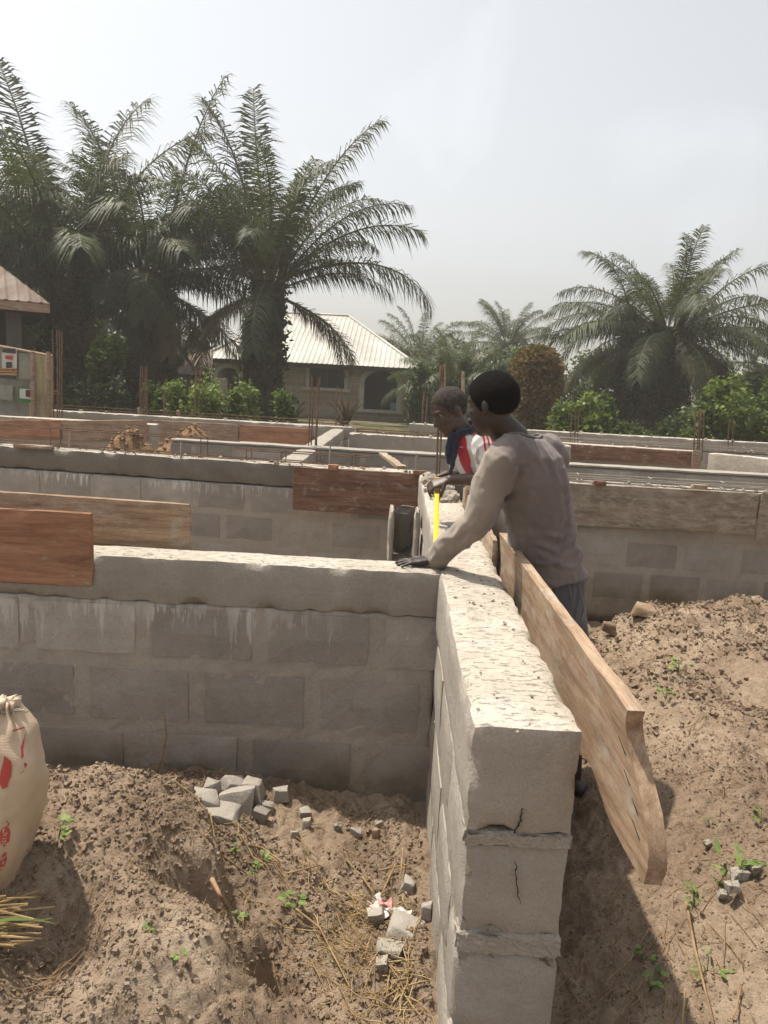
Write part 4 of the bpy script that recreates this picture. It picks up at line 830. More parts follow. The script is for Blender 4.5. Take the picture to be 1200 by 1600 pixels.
def corner_building():
    Y = 15.0; P = lambda u, v: at_y(u, v, Y); c = P(38, 650); t = thing('corner_house', 'grey house corner with rusty roof edge at the left of the picture', 'house', (c.x, Y, .2), .50); t['kind'] = 'thing'
    zt = P(38, 474).z - .2; wx0, wx1 = P(-60, 540).x - c.x, P(13, 540).x - c.x; wz0, wz1 = P(5, 548).z - .2, P(5, 485).z - .2; mb = MB()
    mb.box((-4.5, 0, -.2), (wx0, .2, zt)); mb.box((wx0, 0, -.2), (wx1, .2, wz0)); mb.box((wx0, 0, wz1), (wx1, .2, zt)); mb.box((wx1, 0, -.2), (0, .2, zt)); mb.box((-.2, .2, -.2), (0, 4, zt)); mb.box((-4.5, 3.8, -.2), (-.2, 4, zt)); mb.box((-4.5, .2, -.2), (-4.3, 3.8, zt))
    mb.build('wall', MAT['plaster_grey'], t); mb = MB(); mb.box((wx0, .1, wz0), (wx1, .14, wz1)); mb.build('window', MAT['dark_room'], t)
    e1 = Vector((P(70, 476).x - c.x, -.6, P(70, 476).z - .2)); e0 = Vector((-4.9, -.6, e1.z + 0.0))
    r1 = Vector((P(-70, 360).x - c.x, 2.0, P(-70, 360).z - .2 + .25)); r0 = Vector((-4.6, 2.0, r1.z))
    corrugated(((-4.9, -.6, e1.z), e1), (r0, r1), 'roof_rust', t, nsheet=5); corrugated((e1, (e1.x, 4.6, e1.z)), (r1, r1), 'roof_rust', t, nsheet=3)
    mb = MB(); mb.box((-4.9, -.64, e1.z - .18), (e1.x, -.6, e1.z - .02)); mb.build('fascia', MAT['w_far'], t); mb = MB(); mb.box((-4.9, -.6, e1.z - .19), (e1.x - .02, 4.5, e1.z - .13)); mb.build('soffit', MAT['dark_wood'], t); return t
corner_building()
# screen of flattened sacks on poles at the left edge
MAT['sheet'] = mottled('dusty_sheeting', [(0.3, (0.17, 0.165, 0.14)), (0.6, (0.27, 0.26, 0.22)), (0.75, (0.36, 0.34, 0.28))], 3, .8, 30, .5, .02)
MAT['sheet_y'] = mottled('yellowed_sheeting', [(0.3, (0.30, 0.25, 0.14)), (0.7, (0.50, 0.44, 0.29))], 4, .8, 30, .5, .02, stretch=(3, 3, .5))
MAT['ink_dark'] = flat('print_dark', (.05, .05, .06)); MAT['ink_white'] = flat('print_white', (.55, .54, .50)); MAT['ink_orange'] = flat('print_orange', (.50, .28, .10)); MAT['ink_green'] = flat('print_green', (.05, .19, .07)); MAT['ink_red'] = flat('print_red', (.42, .07, .06))
def screen():
    Y = 12.2; P = lambda u, v: at_y(u, v, Y); o = P(0, 655); t = thing('sack_screen', 'screen of flattened printed sacks and sheeting on poles at the left edge', 'screen', (o.x, Y, 0), 0)
    def patch(nm, u0, u1, v0a, v0b, v1, dy, mat, wav=.03, nx=14, nz=14, seed=1, th=.006, par=t):
        a, b = P(u0, v0a), P(u1, v0b); c_, d = P(u0, v1), P(u1, v1 + 2); vs = []; fs = []
        for s in (0, 1):
            for i in range(nx + 1):
                for k in range(nz + 1):
                    q = a.lerp(b, i / nx).lerp(c_.lerp(d, i / nx), k / nz) - Vector((o.x, Y, 0)); q.y += dy + s * th + wav * noise.noise(Vector((q.x * 3.0, q.z * 1.6, seed))) + wav * .4 * noise.noise(Vector((q.x * 11, q.z * 4, seed))); vs.append(q)
        st = (nx + 1) * (nz + 1); ix = lambda s, i, k: s * st + i * (nz + 1) + k
        for i in range(nx):
            for k in range(nz): fs += [[ix(0, i, k), ix(0, i, k + 1), ix(0, i + 1, k + 1), ix(0, i + 1, k)], [ix(1, i, k), ix(1, i + 1, k), ix(1, i + 1, k + 1), ix(1, i, k + 1)]]
        for i in range(nx): fs += [[ix(0, i, 0), ix(0, i + 1, 0), ix(1, i + 1, 0), ix(1, i, 0)], [ix(0, i, nz), ix(1, i, nz), ix(1, i + 1, nz), ix(0, i + 1, nz)]]
        for k in range(nz): fs += [[ix(0, 0, k), ix(1, 0, k), ix(1, 0, k + 1), ix(0, 0, k + 1)], [ix(0, nx, k), ix(0, nx, k + 1), ix(1, nx, k + 1), ix(1, nx, k)]]
        return obj(nm, mesh(nm, vs, fs, MAT[mat], 'sharp'), par)
    patch('sheeting', -120, 80, 520, 556, 668, 0, 'sheet', .05, 40, 24)
    patch('torn_sheeting', 50, 84, 552, 558, 666, -.06, 'sheet_y', .10, 14, 14, 3)
    s1 = patch('sack', 8, 31, 545, 547, 590, -.10, 'ink_white', .012, 6, 8, 4)
    for nm, u0, u1, v0, v1, m in (('header_band', 9, 30, 545, 551, 'ink_dark'), ('logo_mark', 14, 25, 556, 561, 'ink_red'), ('picture', 15, 24, 566, 575, 'ink_dark'), ('stripe', 5, 32, 575, 577, 'ink_orange'), ('stripe', 5, 32, 579, 581, 'ink_orange'), ('stripe', 5, 32, 583, 585, 'ink_orange'), ('stripe', 5, 32, 577.2, 578.8, 'ink_dark'), ('stripe', 5, 32, 581.2, 582.8, 'ink_dark'), ('footer_band', 6, 31, 586, 591, 'ink_dark')):
        patch(nm, u0, u1, v0, v0, v1, -.115, m, .012, 4, 3, 4, .004, s1)
    s2 = patch('sack', 33, 56, 604, 606, 627, -.10, 'ink_green', .012, 5, 5, 5)
    patch('label_panel', 36, 54, 607, 608, 622, -.112, 'ink_white', .012, 4, 4, 5, .004, s2); patch('logo_mark', 46, 53, 609, 609, 619, -.12, 'ink_dark', .012, 3, 3, 5, .004, s2); patch('logo_mark', 52, 57, 609, 609, 619, -.124, 'ink_red', .012, 3, 3, 5, .004, s2)
    s3 = patch('sack', 34, 54, 552, 553, 592, -.09, 'sheet', .02, 5, 8, 6); s4 = patch('sack', -2, 24, 600, 602, 624, -.09, 'sheet', .02, 5, 5, 7)
    for u, m in ((58, 'w_far'), (82, 'w_far'), (-60, 'w_far')): a, b = P(u, 668) - Vector((o.x, Y, 0)), P(u, 553) - Vector((o.x, Y, 0)); mb = MB(); mb.tube([a + Vector((0, -.14, -.4)), b + Vector((0, -.14, .03))], .035, 7); mb.build('post', MAT[m], t)
    mb = MB(); mb.tube([P(-120, 519) - Vector((o.x, Y + .03, 0)), P(84, 557) - Vector((o.x, Y + .03, 0))], .03, 6); mb.build('rail', MAT['w_far'], t); return t
screen()
def far_roof():
    Y = 60; p = at_y(1210, 610, Y); t = thing('distant_house', 'pinkish house roof far off at the right edge', 'house', (p.x, Y, .2), 0); t['kind'] = 'thing'; zt = at_y(1195, 615, Y).z - .2; mb = MB(); mb.box((-1.2, 0, -.3), (8, 6, zt)); mb.build('wall', MAT['render'], t)
    corrugated(((-1.8, -.5, zt), (8.5, -.5, zt)), ((1.5, 3, zt + 2.2), (6, 3, zt + 2.2)), 'roof_rust', t, nsheet=2); return t
far_roof()
# ---------------------------------------------------------------- people
def skinmat(name, a, b, rough=0.45):
    t = NT(name); v = t.geo.outputs['Position']; n = t.noise(v, 9, 5, .6); col = t.ramp(n, [(.3, a), (.7, b)]); h = t.mth('ADD', t.noise(v, 260, 3, .7), t.mth('MULTIPLY', t.noise(v, 60, 3, .6), 1.5))
    return t.done(col, rough, t.bump(h, .35, .002), .45)
def clothmat(name, a, b, scale=6, weave=900, dusty=None, stripes=None, lit_dusty_sleeve=False):
    t = NT(name); v = t.geo.outputs['Position']; n = t.noise(v, scale, 6, .65); col = t.ramp(n, [(.32, a), (.7, b)])
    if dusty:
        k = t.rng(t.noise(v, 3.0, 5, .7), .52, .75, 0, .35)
        if lit_dusty_sleeve: k = t.mth('MAXIMUM', k, t.mth('MULTIPLY', t.rng(t.sep(v)[0], .50, .36), t.rng(t.noise(v, 8, 5, .7), .3, .6, .4, .9)))  # arm paled by position: cement dust, and its sunlit tone painted into the colour
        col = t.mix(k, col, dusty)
    if stripes:
        po = t.sep(t.tc.outputs['Object']); x = t.mth('MULTIPLY', t.mth('ADD', po[0], t.mth('MULTIPLY', po[1], 1.0)), stripes[0]); x = t.mth('FRACT', x); col = t.mix(t.rng(x, stripes[1], stripes[1] + .1, 0, 1), col, stripes[2])
    h = t.mth('ADD', t.noise(v, weave, 2, .6), t.mth('MULTIPLY', t.noise(v, 45, 4, .65), 2.2)); return t.done(col, .92, t.bump(h, .3, .003), .1, sheen=.2)
MAT['skin_a'] = skinmat('skin_deep', (.020, .012, .009), (.034, .021, .015)); MAT['skin_b'] = skinmat('skin_deep_warm', (.042, .025, .018), (.075, .046, .032))
MAT['hair_black'] = mottled('black_hair', [(.3, (.008, .007, .007)), (.7, (.016, .014, .013))], 60, .95, 320, 1.0, .012, spec=.08); MAT['hair_grey'] = mottled('grey_stubble', [(.3, (.026, .019, .016)), (.7, (.055, .046, .041))], 55, .9, 450, .6, .003)
MAT['shirt_grey'] = clothmat('mauve_grey_jersey', (.118, .098, .094), (.175, .150, .142), 5, 900, (.30, .26, .215), lit_dusty_sleeve=True); MAT['shorts_grey'] = clothmat('charcoal_shorts', (.055, .055, .06), (.095, .095, .10)); MAT['shorts_pale'] = clothmat('pale_panel', (.25, .23, .19), (.33, .30, .25))
MAT['jersey'] = clothmat('white_jersey', (.50, .48, .47), (.66, .64, .62), 6, 900, (.42, .38, .34)); MAT['jersey_red'] = clothmat('red_panel', (.36, .022, .035), (.48, .04, .055)); MAT['pinstripe'] = clothmat('grey_pinstripe', (.20, .19, .21), (.28, .27, .29))
MAT['scarf'] = clothmat('navy_towel', (.018, .020, .036), (.04, .045, .075)); MAT['trouser_blue'] = clothmat('faded_blue_cloth', (.14, .15, .19), (.26, .27, .30), 20); MAT['eye'] = flat('eye_white', (.25, .21, .18), .2, .5); MAT['iris'] = flat('iris_dark', (.01, .008, .006), .15, .5); MAT['tape'] = flat('tape_yellow', (.70, .52, .03), .45, .4); MAT['ink_black'] = flat('ink_black', (.02, .02, .02)); MAT['rubber'] = flat('sandal_rubber', (.03, .03, .035))
class Form:
    """closed pieces that a voxel remesh fuses into one continuous surface"""
    def __init__(s): s.mb = MB()
    def limb(s, pts, rad, n=14, caps=True):
        pts = [Vector(p) for p in pts]; P = []; Rr = []
        for i in range(len(pts) - 1):
            for k in range(4): q = k / 4; P.append(pts[i].lerp(pts[i + 1], q)); Rr.append(rad[i] + (rad[i + 1] - rad[i]) * q)
        P.append(pts[-1]); Rr.append(rad[-1])
        a, b = (P[0] - P[1]).normalized(), (P[-1] - P[-2]).normalized()
        if caps:
            P = [P[0] + a * Rr[0] * .95, P[0] + a * Rr[0] * .7] + P + [P[-1] + b * Rr[-1] * .7, P[-1] + b * Rr[-1] * .95]; Rr = [Rr[0] * .3, Rr[0] * .72] + Rr + [Rr[-1] * .72, Rr[-1] * .3]
        s.mb.tube(P, Rr, n)
    def loft(s, rings, n=28):
        """rings: (centre, lateral vector, depth vector) with vectors scaled to the half axes"""
        vs = []; fs = []
        for c, a, b in rings:
            for k in range(n): t = 2 * math.pi * k / n; ca, sa = math.cos(t), math.sin(t); e = .85; vs.append(Vector(c) + Vector(a) * math.copysign(abs(ca) ** e, ca) + Vector(b) * math.copysign(abs(sa) ** e, sa))
        for i in range(len(rings) - 1):
            for k in range(n): fs.append([i * n + k, i * n + (k + 1) % n, (i + 1) * n + (k + 1) % n, (i + 1) * n + k])
        fs.append(list(range(n))[::-1]); fs.append([(len(rings) - 1) * n + k for k in range(n)]); s.mb.add(vs, fs)
    def ball(s, c, r, M=None):
        r = Vector((r, r, r)) if not hasattr(r, '__len__') else Vector(r); vs = []; fs = []; n, m = 14, 18
        for i in range(n + 1):
            th = math.pi * i / n
            for k in range(m): ph = 2 * math.pi * k / m; p = Vector((math.sin(th) * math.cos(ph) * r.x, math.sin(th) * math.sin(ph) * r.y, math.cos(th) * r.z)); vs.append(Vector(c) + (M @ p if M else p))
        for i in range(n):
            for k in range(m): fs.append([i * m + k, (i + 1) * m + k, (i + 1) * m + (k + 1) % m, i * m + (k + 1) % m])
        s.mb.add(vs, fs)
    def fuse(s, name, mat, parent, voxel=0.006, smooth=4, disp=None):
        tmp = bpy.data.objects.new('tmp', mesh('tmp', s.mb.v, s.mb.f)); COL.objects.link(tmp)
        m = tmp.modifiers.new('r', 'REMESH'); m.mode = 'VOXEL'; m.voxel_size = voxel; m.use_smooth_shade = True
        q = tmp.modifiers.new('s', 'SMOOTH'); q.factor = .5; q.iterations = smooth
        dg = bpy.context.evaluated_depsgraph_get(); me = bpy.data.meshes.new_from_object(tmp.evaluated_get(dg)); me.name = name
        bpy.data.objects.remove(tmp); me.materials.clear(); me.materials.append(MAT[mat])
        if disp:
            co = [v.co.copy() for v in me.vertices]; nn = [v.normal.copy() for v in me.vertices]
            for i, v in enumerate(me.vertices): v.co = co[i] + nn[i] * disp(co[i])
            me.update()
        me.shade_smooth(); return obj(name, me, parent)
def head_forms(F, c, f, up, k=1.0, ear_y=.080):
    """head centre c, forward f, up; k scales a 0.235 m head"""
    f = Vector(f).normalized(); up = Vector(up); up = (up - f * up.dot(f)).normalized(); l = up.cross(f).normalized()
    M = Matrix((f, l, up)).transposed(); P = lambda x, y, z: Vector(c) + M @ (Vector((x, y, z)) * k)
    B = lambda x, y, z, r: F.ball(P(x, y, z), tuple(q * k for q in r), M)
    B(-.012, 0, .032, (.099, .079, .092)); B(.035, 0, -.030, (.062, .062, .085)); B(.058, 0, -.092, (.030, .032, .024)); B(.0, 0, -.055, (.062, .058, .052))
    B(.072, 0, .034, (.020, .052, .014)); B(.066, .036, -.012, (.022, .020, .018)); B(.066, -.036, -.012, (.022, .020, .018))
    F.limb([P(.082, 0, .016), P(.103, 0, -.022)], [.011 * k, .015 * k], 8); B(.092, .013, -.026, (.013, .010, .009)); B(.092, -.013, -.026, (.013, .010, .009))
    B(.084, 0, -.053, (.014, .026, .008)); B(.082, 0, -.066, (.015, .023, .009))
    for s in (-1, 1): B(-.008, s * ear_y, -.004, (.016, .008, .028)); B(-.004, s * (ear_y + .002), -.026, (.009, .007, .011))
    return P, M
def hand_forms(F, wrist, palm_dir, palm_n, k=1.0, curl=(.25, .25, .25, .25), spread=.12, thumb=1, tcurl=.3):
    """palm leaves the wrist along palm_dir; palm_n is the way the palm faces; thumb = side sign"""
    d = Vector(palm_dir).normalized(); n = Vector(palm_n); n = (n - d * n.dot(d)).normalized(); s = d.cross(n).normalized() * thumb; w_ = Vector(wrist)
    F.loft([(w_ - d * .01, s * .027 * k, n * .019 * k), (w_ + d * .03 * k, s * .036 * k, n * .017 * k), (w_ + d * .07 * k, s * .043 * k, n * .014 * k), (w_ + d * .095 * k, s * .040 * k, n * .011 * k)], 16)
    tips = []
    for i, (off, ln) in enumerate(((.030, .072), (.010, .080), (-.011, .075), (-.031, .060))):
        p = w_ + d * .088 * k + s * off * k; dd = (d + s * (1.5 - i) * spread).normalized(); pts = [p - d * .02 * k, p]; a = 0
        for sg in (.42, .32, .26): a += curl[i] * 1.1; q = (dd * math.cos(a) + n * math.sin(a)); pts.append(pts[-1] + q * ln * sg * k)
        F.limb(pts, [.0095 * k, .0095 * k, .0088 * k, .008 * k, .0068 * k], 8); tips.append(pts[-1])
    p = w_ + d * .03 * k + s * .030 * k; t1 = (d * .65 + s * .75 + n * tcurl).normalized(); t2 = (d * .9 + s * .25 + n * tcurl * 1.6).normalized(); e = p + t1 * .042 * k
    F.limb([p - t1 * .012, e, e + t2 * .030 * k, e + (t2 + n * .3).normalized() * .055 * k], [.014 * k, .0115 * k, .0105 * k, .008 * k], 8); return tips
def hair_cap(P, M, mat, parent, k, grow=.006, low=-.02, front=.075, name='hair', ear=.012):
    """shell over the cranium, cut along the hairline"""
    vs = []; fs = []; n, m = 40, 56; keep = {}
    for i in range(n + 1):
        th = math.pi * i / n * .80
        for j in range(m):
            ph = 2 * math.pi * j / m; q = Vector((-.012 + math.sin(th) * math.cos(ph) * (.099 + grow), math.sin(th) * math.sin(ph) * (.079 + grow), .032 + math.cos(th) * (.092 + grow)))
            lim = low + (front - low) * sst(.02, .085, q.x) - .035 * sst(0, -.06, q.x); er = ear * math.exp(-((q.x + .008) / .025) ** 2)
            tp = 1 - grow * .85 * (1 - sst(lim, lim + .045, q.z)) / .095; q = Vector((-.012, 0, .032)) + (q - Vector((-.012, 0, .032))) * tp
            q += noise.noise_vector(q * 90) * .0022
            if q.z < lim + er: q = Vector((-.012, 0, .02)) + (q - Vector((-.012, 0, .02))) * (.93 if q.z > lim + er - .02 else .82)
            vs.append(P(*q))
    for i in range(n):
        for j in range(m): fs.append([i * m + j, (i + 1) * m + j, (i + 1) * m + (j + 1) % m, i * m + (j + 1) % m])
    return obj(name, mesh(name, vs, fs, MAT[mat], True), parent)
def eyes(P, M, k, parent):
    for s in (-1, 1):
        F = Form(); F.ball(P(.068, s * .031, .012), .0105 * k); o = obj('eye', mesh('eye', F.mb.v, F.mb.f, MAT['eye'], True), parent); F = Form(); F.ball(P(.0775, s * .031, .009), .0062 * k); obj('iris', mesh('iris', F.mb.v, F.mb.f, MAT['iris'], True), o)
def project(me_obj, pts, off=.003):
    """pull points onto the surface of an object"""
    me = me_obj.data; bv = BVHTree.FromPolygons([v.co for v in me.vertices], [p.vertices[:] for p in me.polygons]); out = []
    for p in pts: c, n, i, d = bv.find_nearest(Vector(p)); out.append(c + n * off)
    return out
def ribbon_on(surf, name, path, wdt, side, mat, n=30, across=4, off=.003):
    """a strip laid on a surface along a polyline"""
    path = [Vector(p) for p in path]; side = Vector(side).normalized(); L = [0]
    for a, b in zip(path[:-1], path[1:]): L.append(L[-1] + (b - a).length)
    pts = []
    for i in range(n + 1):
        d = L[-1] * i / n; k = max(j for j in range(len(L)) if L[j] <= d + 1e-9); k = min(k, len(path) - 2); q = path[k].lerp(path[k + 1], (d - L[k]) / max(1e-6, L[k + 1] - L[k]))
        t = (path[k + 1] - path[k]).normalized(); s = (side - t * side.dot(t)).normalized(); ww = wdt if not callable(wdt) else wdt(i / n)
        for j in range(across + 1): pts.append(q + s * ww * (j / across - .5))
    top = project(surf, pts, off); fs = [[i * (across + 1) + j, (i + 1) * (across + 1) + j, (i + 1) * (across + 1) + j + 1, i * (across + 1) + j + 1] for i in range(n) for j in range(across)]
    return obj(name, mesh(name, top, fs, MAT[mat], True), surf)
def folds(centre, amp, fz, fx, seed, ax=None):
    def d(p):
        q = Vector((p.x * fx, p.y * fx, p.z * fz)); r = 1 - abs(noise.noise(q + Vector((seed, 0, 0)) + noise.noise_vector(p * 5) * .5)) * 2.2; return amp * max(0, r) ** 2 * (.4 + .6 * max(0, noise.noise(p * 6 + Vector((0, seed, 0))) + .5))
    return d
def grey_man():
    base = Vector((.84, 3.05, gh(.84, 3.05))); t = thing('person', 'person in grey long-sleeved shirt leaning on the wall, seen from behind', 'person', (0, 0, 0), 0)
    f = Vector((-.64, .77, 0)); lat = Vector((.77, .64, 0)); up = Vector((0, 0, 1))
    pel = at_y(858, 912, 3.06); wai = at_y(852, 872, 3.04); lb = at_y(846, 820, 3.02); ch = at_y(831, 752, 2.97); uc = at_y(826, 708, 2.95); c7 = at_y(808, 680, 2.95)
    hc = at_y(769, 633, 2.93); LS = at_y(783, 722, 2.84); LE = at_y(745, 813, 2.90); LWr = Vector((.240, 3.07, 1.036)); RS = uc + lat * .160 + Vector((0, 0, -.02)); RE = RS + Vector((-.05, .17, -.23)); RW = RE + Vector((.0, .12, -.21))
    hf = Vector((-.78, .50, -.22)); hup = Vector((-.18, .02, 1))
    F = Form(); P, M = head_forms(F, hc, hf, hup, 1.0, .086); F.limb([hc + Vector((.02, 0, -.06)), c7 + Vector((-.01, .01, -.02))], [.060, .068])
    F.loft([(pel, lat * .125, f * .10), (wai, lat * .115, f * .09), (lb, lat * .115, f * .09), (ch, lat * .125, f * .09), (uc, lat * .11, f * .07), (c7, lat * .06, f * .05)])
    F.limb([uc - lat * .08, LS, LE, LWr], [.048, .046, .038, .028]); F.limb([uc + lat * .08, RS, RE, RW], [.048, .046, .040, .028])
    hand_forms(F, LWr + Vector((-.012, 0, -.006)), (-1, -.02, -.10), (0, 0, -1), 1.0, (.06, .05, .06, .08), .24, -1, .05); hand_forms(F, RW, (-.1, .5, -.8), (0, 0, -1), 1.0, (.5, .5, .5, .5), .08, 1)
    for s in (-1, 1):
        hp = pel + lat * s * .088 + Vector((0, 0, -.02)); gx_, gy_ = base.x + lat.x * s * .11, base.y + lat.y * s * .11; gz = gh(gx_, gy_); kn = Vector((gx_ + .0, gy_ - .02, gz + .50)) + f * .04; an = Vector((gx_, gy_, gz + .08))
        F.limb([hp, kn, an], [.085, .056, .040]); F.limb([an + Vector((0, 0, -.035)) - f * .05, an + Vector((0, 0, -.045)) + f * .09, an + Vector((0, 0, -.055)) + f * .17], [.038, .036, .026])
    F.fuse('body', 'skin_a', t, .006, 3); hair_cap(P, M, 'hair_black', t, 1.0, .008, -.022, .06, ear=.004)
    S = Form(); g = 1.0                                              # shirt
    S.loft([(pel + Vector((.0, 0, .035)), lat * .158, f * .135), (wai, lat * .148, f * .128), (lb, lat * .148, f * .126), (ch, lat * .160, f * .130), (uc + Vector((0, 0, -.01)), lat * .150, f * .110), (c7 + Vector((.01, 0, -.012)), lat * .105, f * .085)])
    S.limb([uc - lat * .09, LS, LE, LWr + Vector((-.012, 0, .0))], [.083, .076, .063, .047]); S.limb([uc + lat * .10, RS, RE, RW + (RE - RW) * .1], [.078, .068, .052, .040])
    fo = folds(None, .020, 13, 4, 3); fo2 = folds(None, .014, 8, 8, 8); fo3 = folds(None, .016, 3, 9, 12)
    CR = []
    for (A, sg, pl) in ((.010, .009, ((908, 846), (872, 866), (842, 852))), (.010, .009, ((910, 868), (876, 882), (846, 868))), (.008, .008, ((900, 828), (880, 843), (856, 836))), (.009, .010, ((884, 735), (893, 785), (899, 825))), (.006, .010, ((868, 722), (878, 780), (884, 812))), (.008, .008, ((772, 702), (800, 732), (793, 768))), (.009, .009, ((786, 772), (818, 738))), (.009, .010, ((790, 790), (826, 772))), (.008, .010, ((800, 825), (838, 838))), (.008, .008, ((742, 786), (716, 832))), (.007, .008, ((722, 812), (706, 852))), (.008, .007, ((696, 856), (676, 886))), (.007, .008, ((750, 764), (772, 792))), (.007, .007, ((728, 838), (704, 866))), (.006, .008, ((830, 700), (850, 740))), (.006, .010, ((815, 850), (835, 884))), (.007, .006, ((668, 862), (660, 884)))):
        q = [at_y(u, v, 2.86 if u > 760 else 2.92) for u, v in pl]
        CR += [(A, sg, a, b) for a, b in zip(q[:-1], q[1:])]
    def crease(p):
        h = 0
        for A, sg, a, b in CR:
            ax, az, bx, bz = a.x, a.z, b.x, b.z; dx, dz = bx - ax, bz - az; tt = max(0, min(1, ((p.x - ax) * dx + (p.z - az) * dz) / (dx * dx + dz * dz))); e = math.hypot(p.x - ax - dx * tt, p.z - az - dz * tt)
            if e < .06: h += (.35 + .9 * max(0, noise.noise(p * 14) + .3)) * (A * .8 * math.exp(-(e / (sg * 1.35)) ** 2) - A * .4 * math.exp(-((e - sg * 2.6) / (sg * 1.4)) ** 2))
        return h if p.y < 3.05 else 0
    def disp(p):
        w_ = sst(1.28, 1.08, p.z) if p.x > .62 else 0; arm = sst(.55, .42, p.x) * .7
        return fo(p) * (.12 + .9 * w_) + fo2(p) * (.25 + arm) + fo3(p) * .5 * (1 - w_) * (p.x > .5) + .0015 * noise.noise(p * 30) + crease(p)
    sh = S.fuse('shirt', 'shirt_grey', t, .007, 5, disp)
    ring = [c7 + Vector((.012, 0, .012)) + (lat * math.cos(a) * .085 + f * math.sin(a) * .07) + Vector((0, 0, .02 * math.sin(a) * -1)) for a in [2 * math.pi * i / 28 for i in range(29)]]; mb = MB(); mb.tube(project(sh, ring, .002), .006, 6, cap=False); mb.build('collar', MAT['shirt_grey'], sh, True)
    H = Form(); H.loft([(pel + Vector((0, 0, .045)), lat * .145, f * .120), (pel, lat * .155, f * .130), (pel + Vector((0, 0, -.10)), lat * .168, f * .14), (pel + Vector((0, 0, -.16)), lat * .165, f * .13)])
    for s in (-1, 1):
        hp = pel + lat * s * .09 + Vector((0, 0, -.08)); gx_, gy_ = base.x + lat.x * s * .11, base.y + lat.y * s * .11; H.limb([hp, Vector((gx_, gy_, gh(gx_, gy_) + .46)) + f * .03], [.10, .088], caps=False)
    hd = folds(None, .010, 5, 22, 5); so_ = H.fuse('shorts', 'shorts_grey', t, .007, 4, lambda p: hd(p)); ribbon_on(so_, 'side_panel', [pel - lat * .13 - f * .1 + Vector((0, 0, .03)), pel - lat * .14 - f * .1 + Vector((0, 0, -.25))], .042, lat, 'shorts_pale', off=.004)
    for s in (-1, 1):
        gx_, gy_ = base.x + lat.x * s * .11, base.y + lat.y * s * .11; v, fa = rough_box(.27, .10, .022, (8, 4, 1), .0, 1, .006); rz = math.atan2(f.y, f.x); obj('sandal', mesh('sandal', v, fa, MAT['rubber']), t, Vector((gx_, gy_, gh(gx_, gy_) - .012)) - f * .09 - Vector((-f.y, f.x, 0)) * .05, (0, 0, rz))
    return t
GM = grey_man()
TAPE_TOP = at_y(683, 757, 4.08)
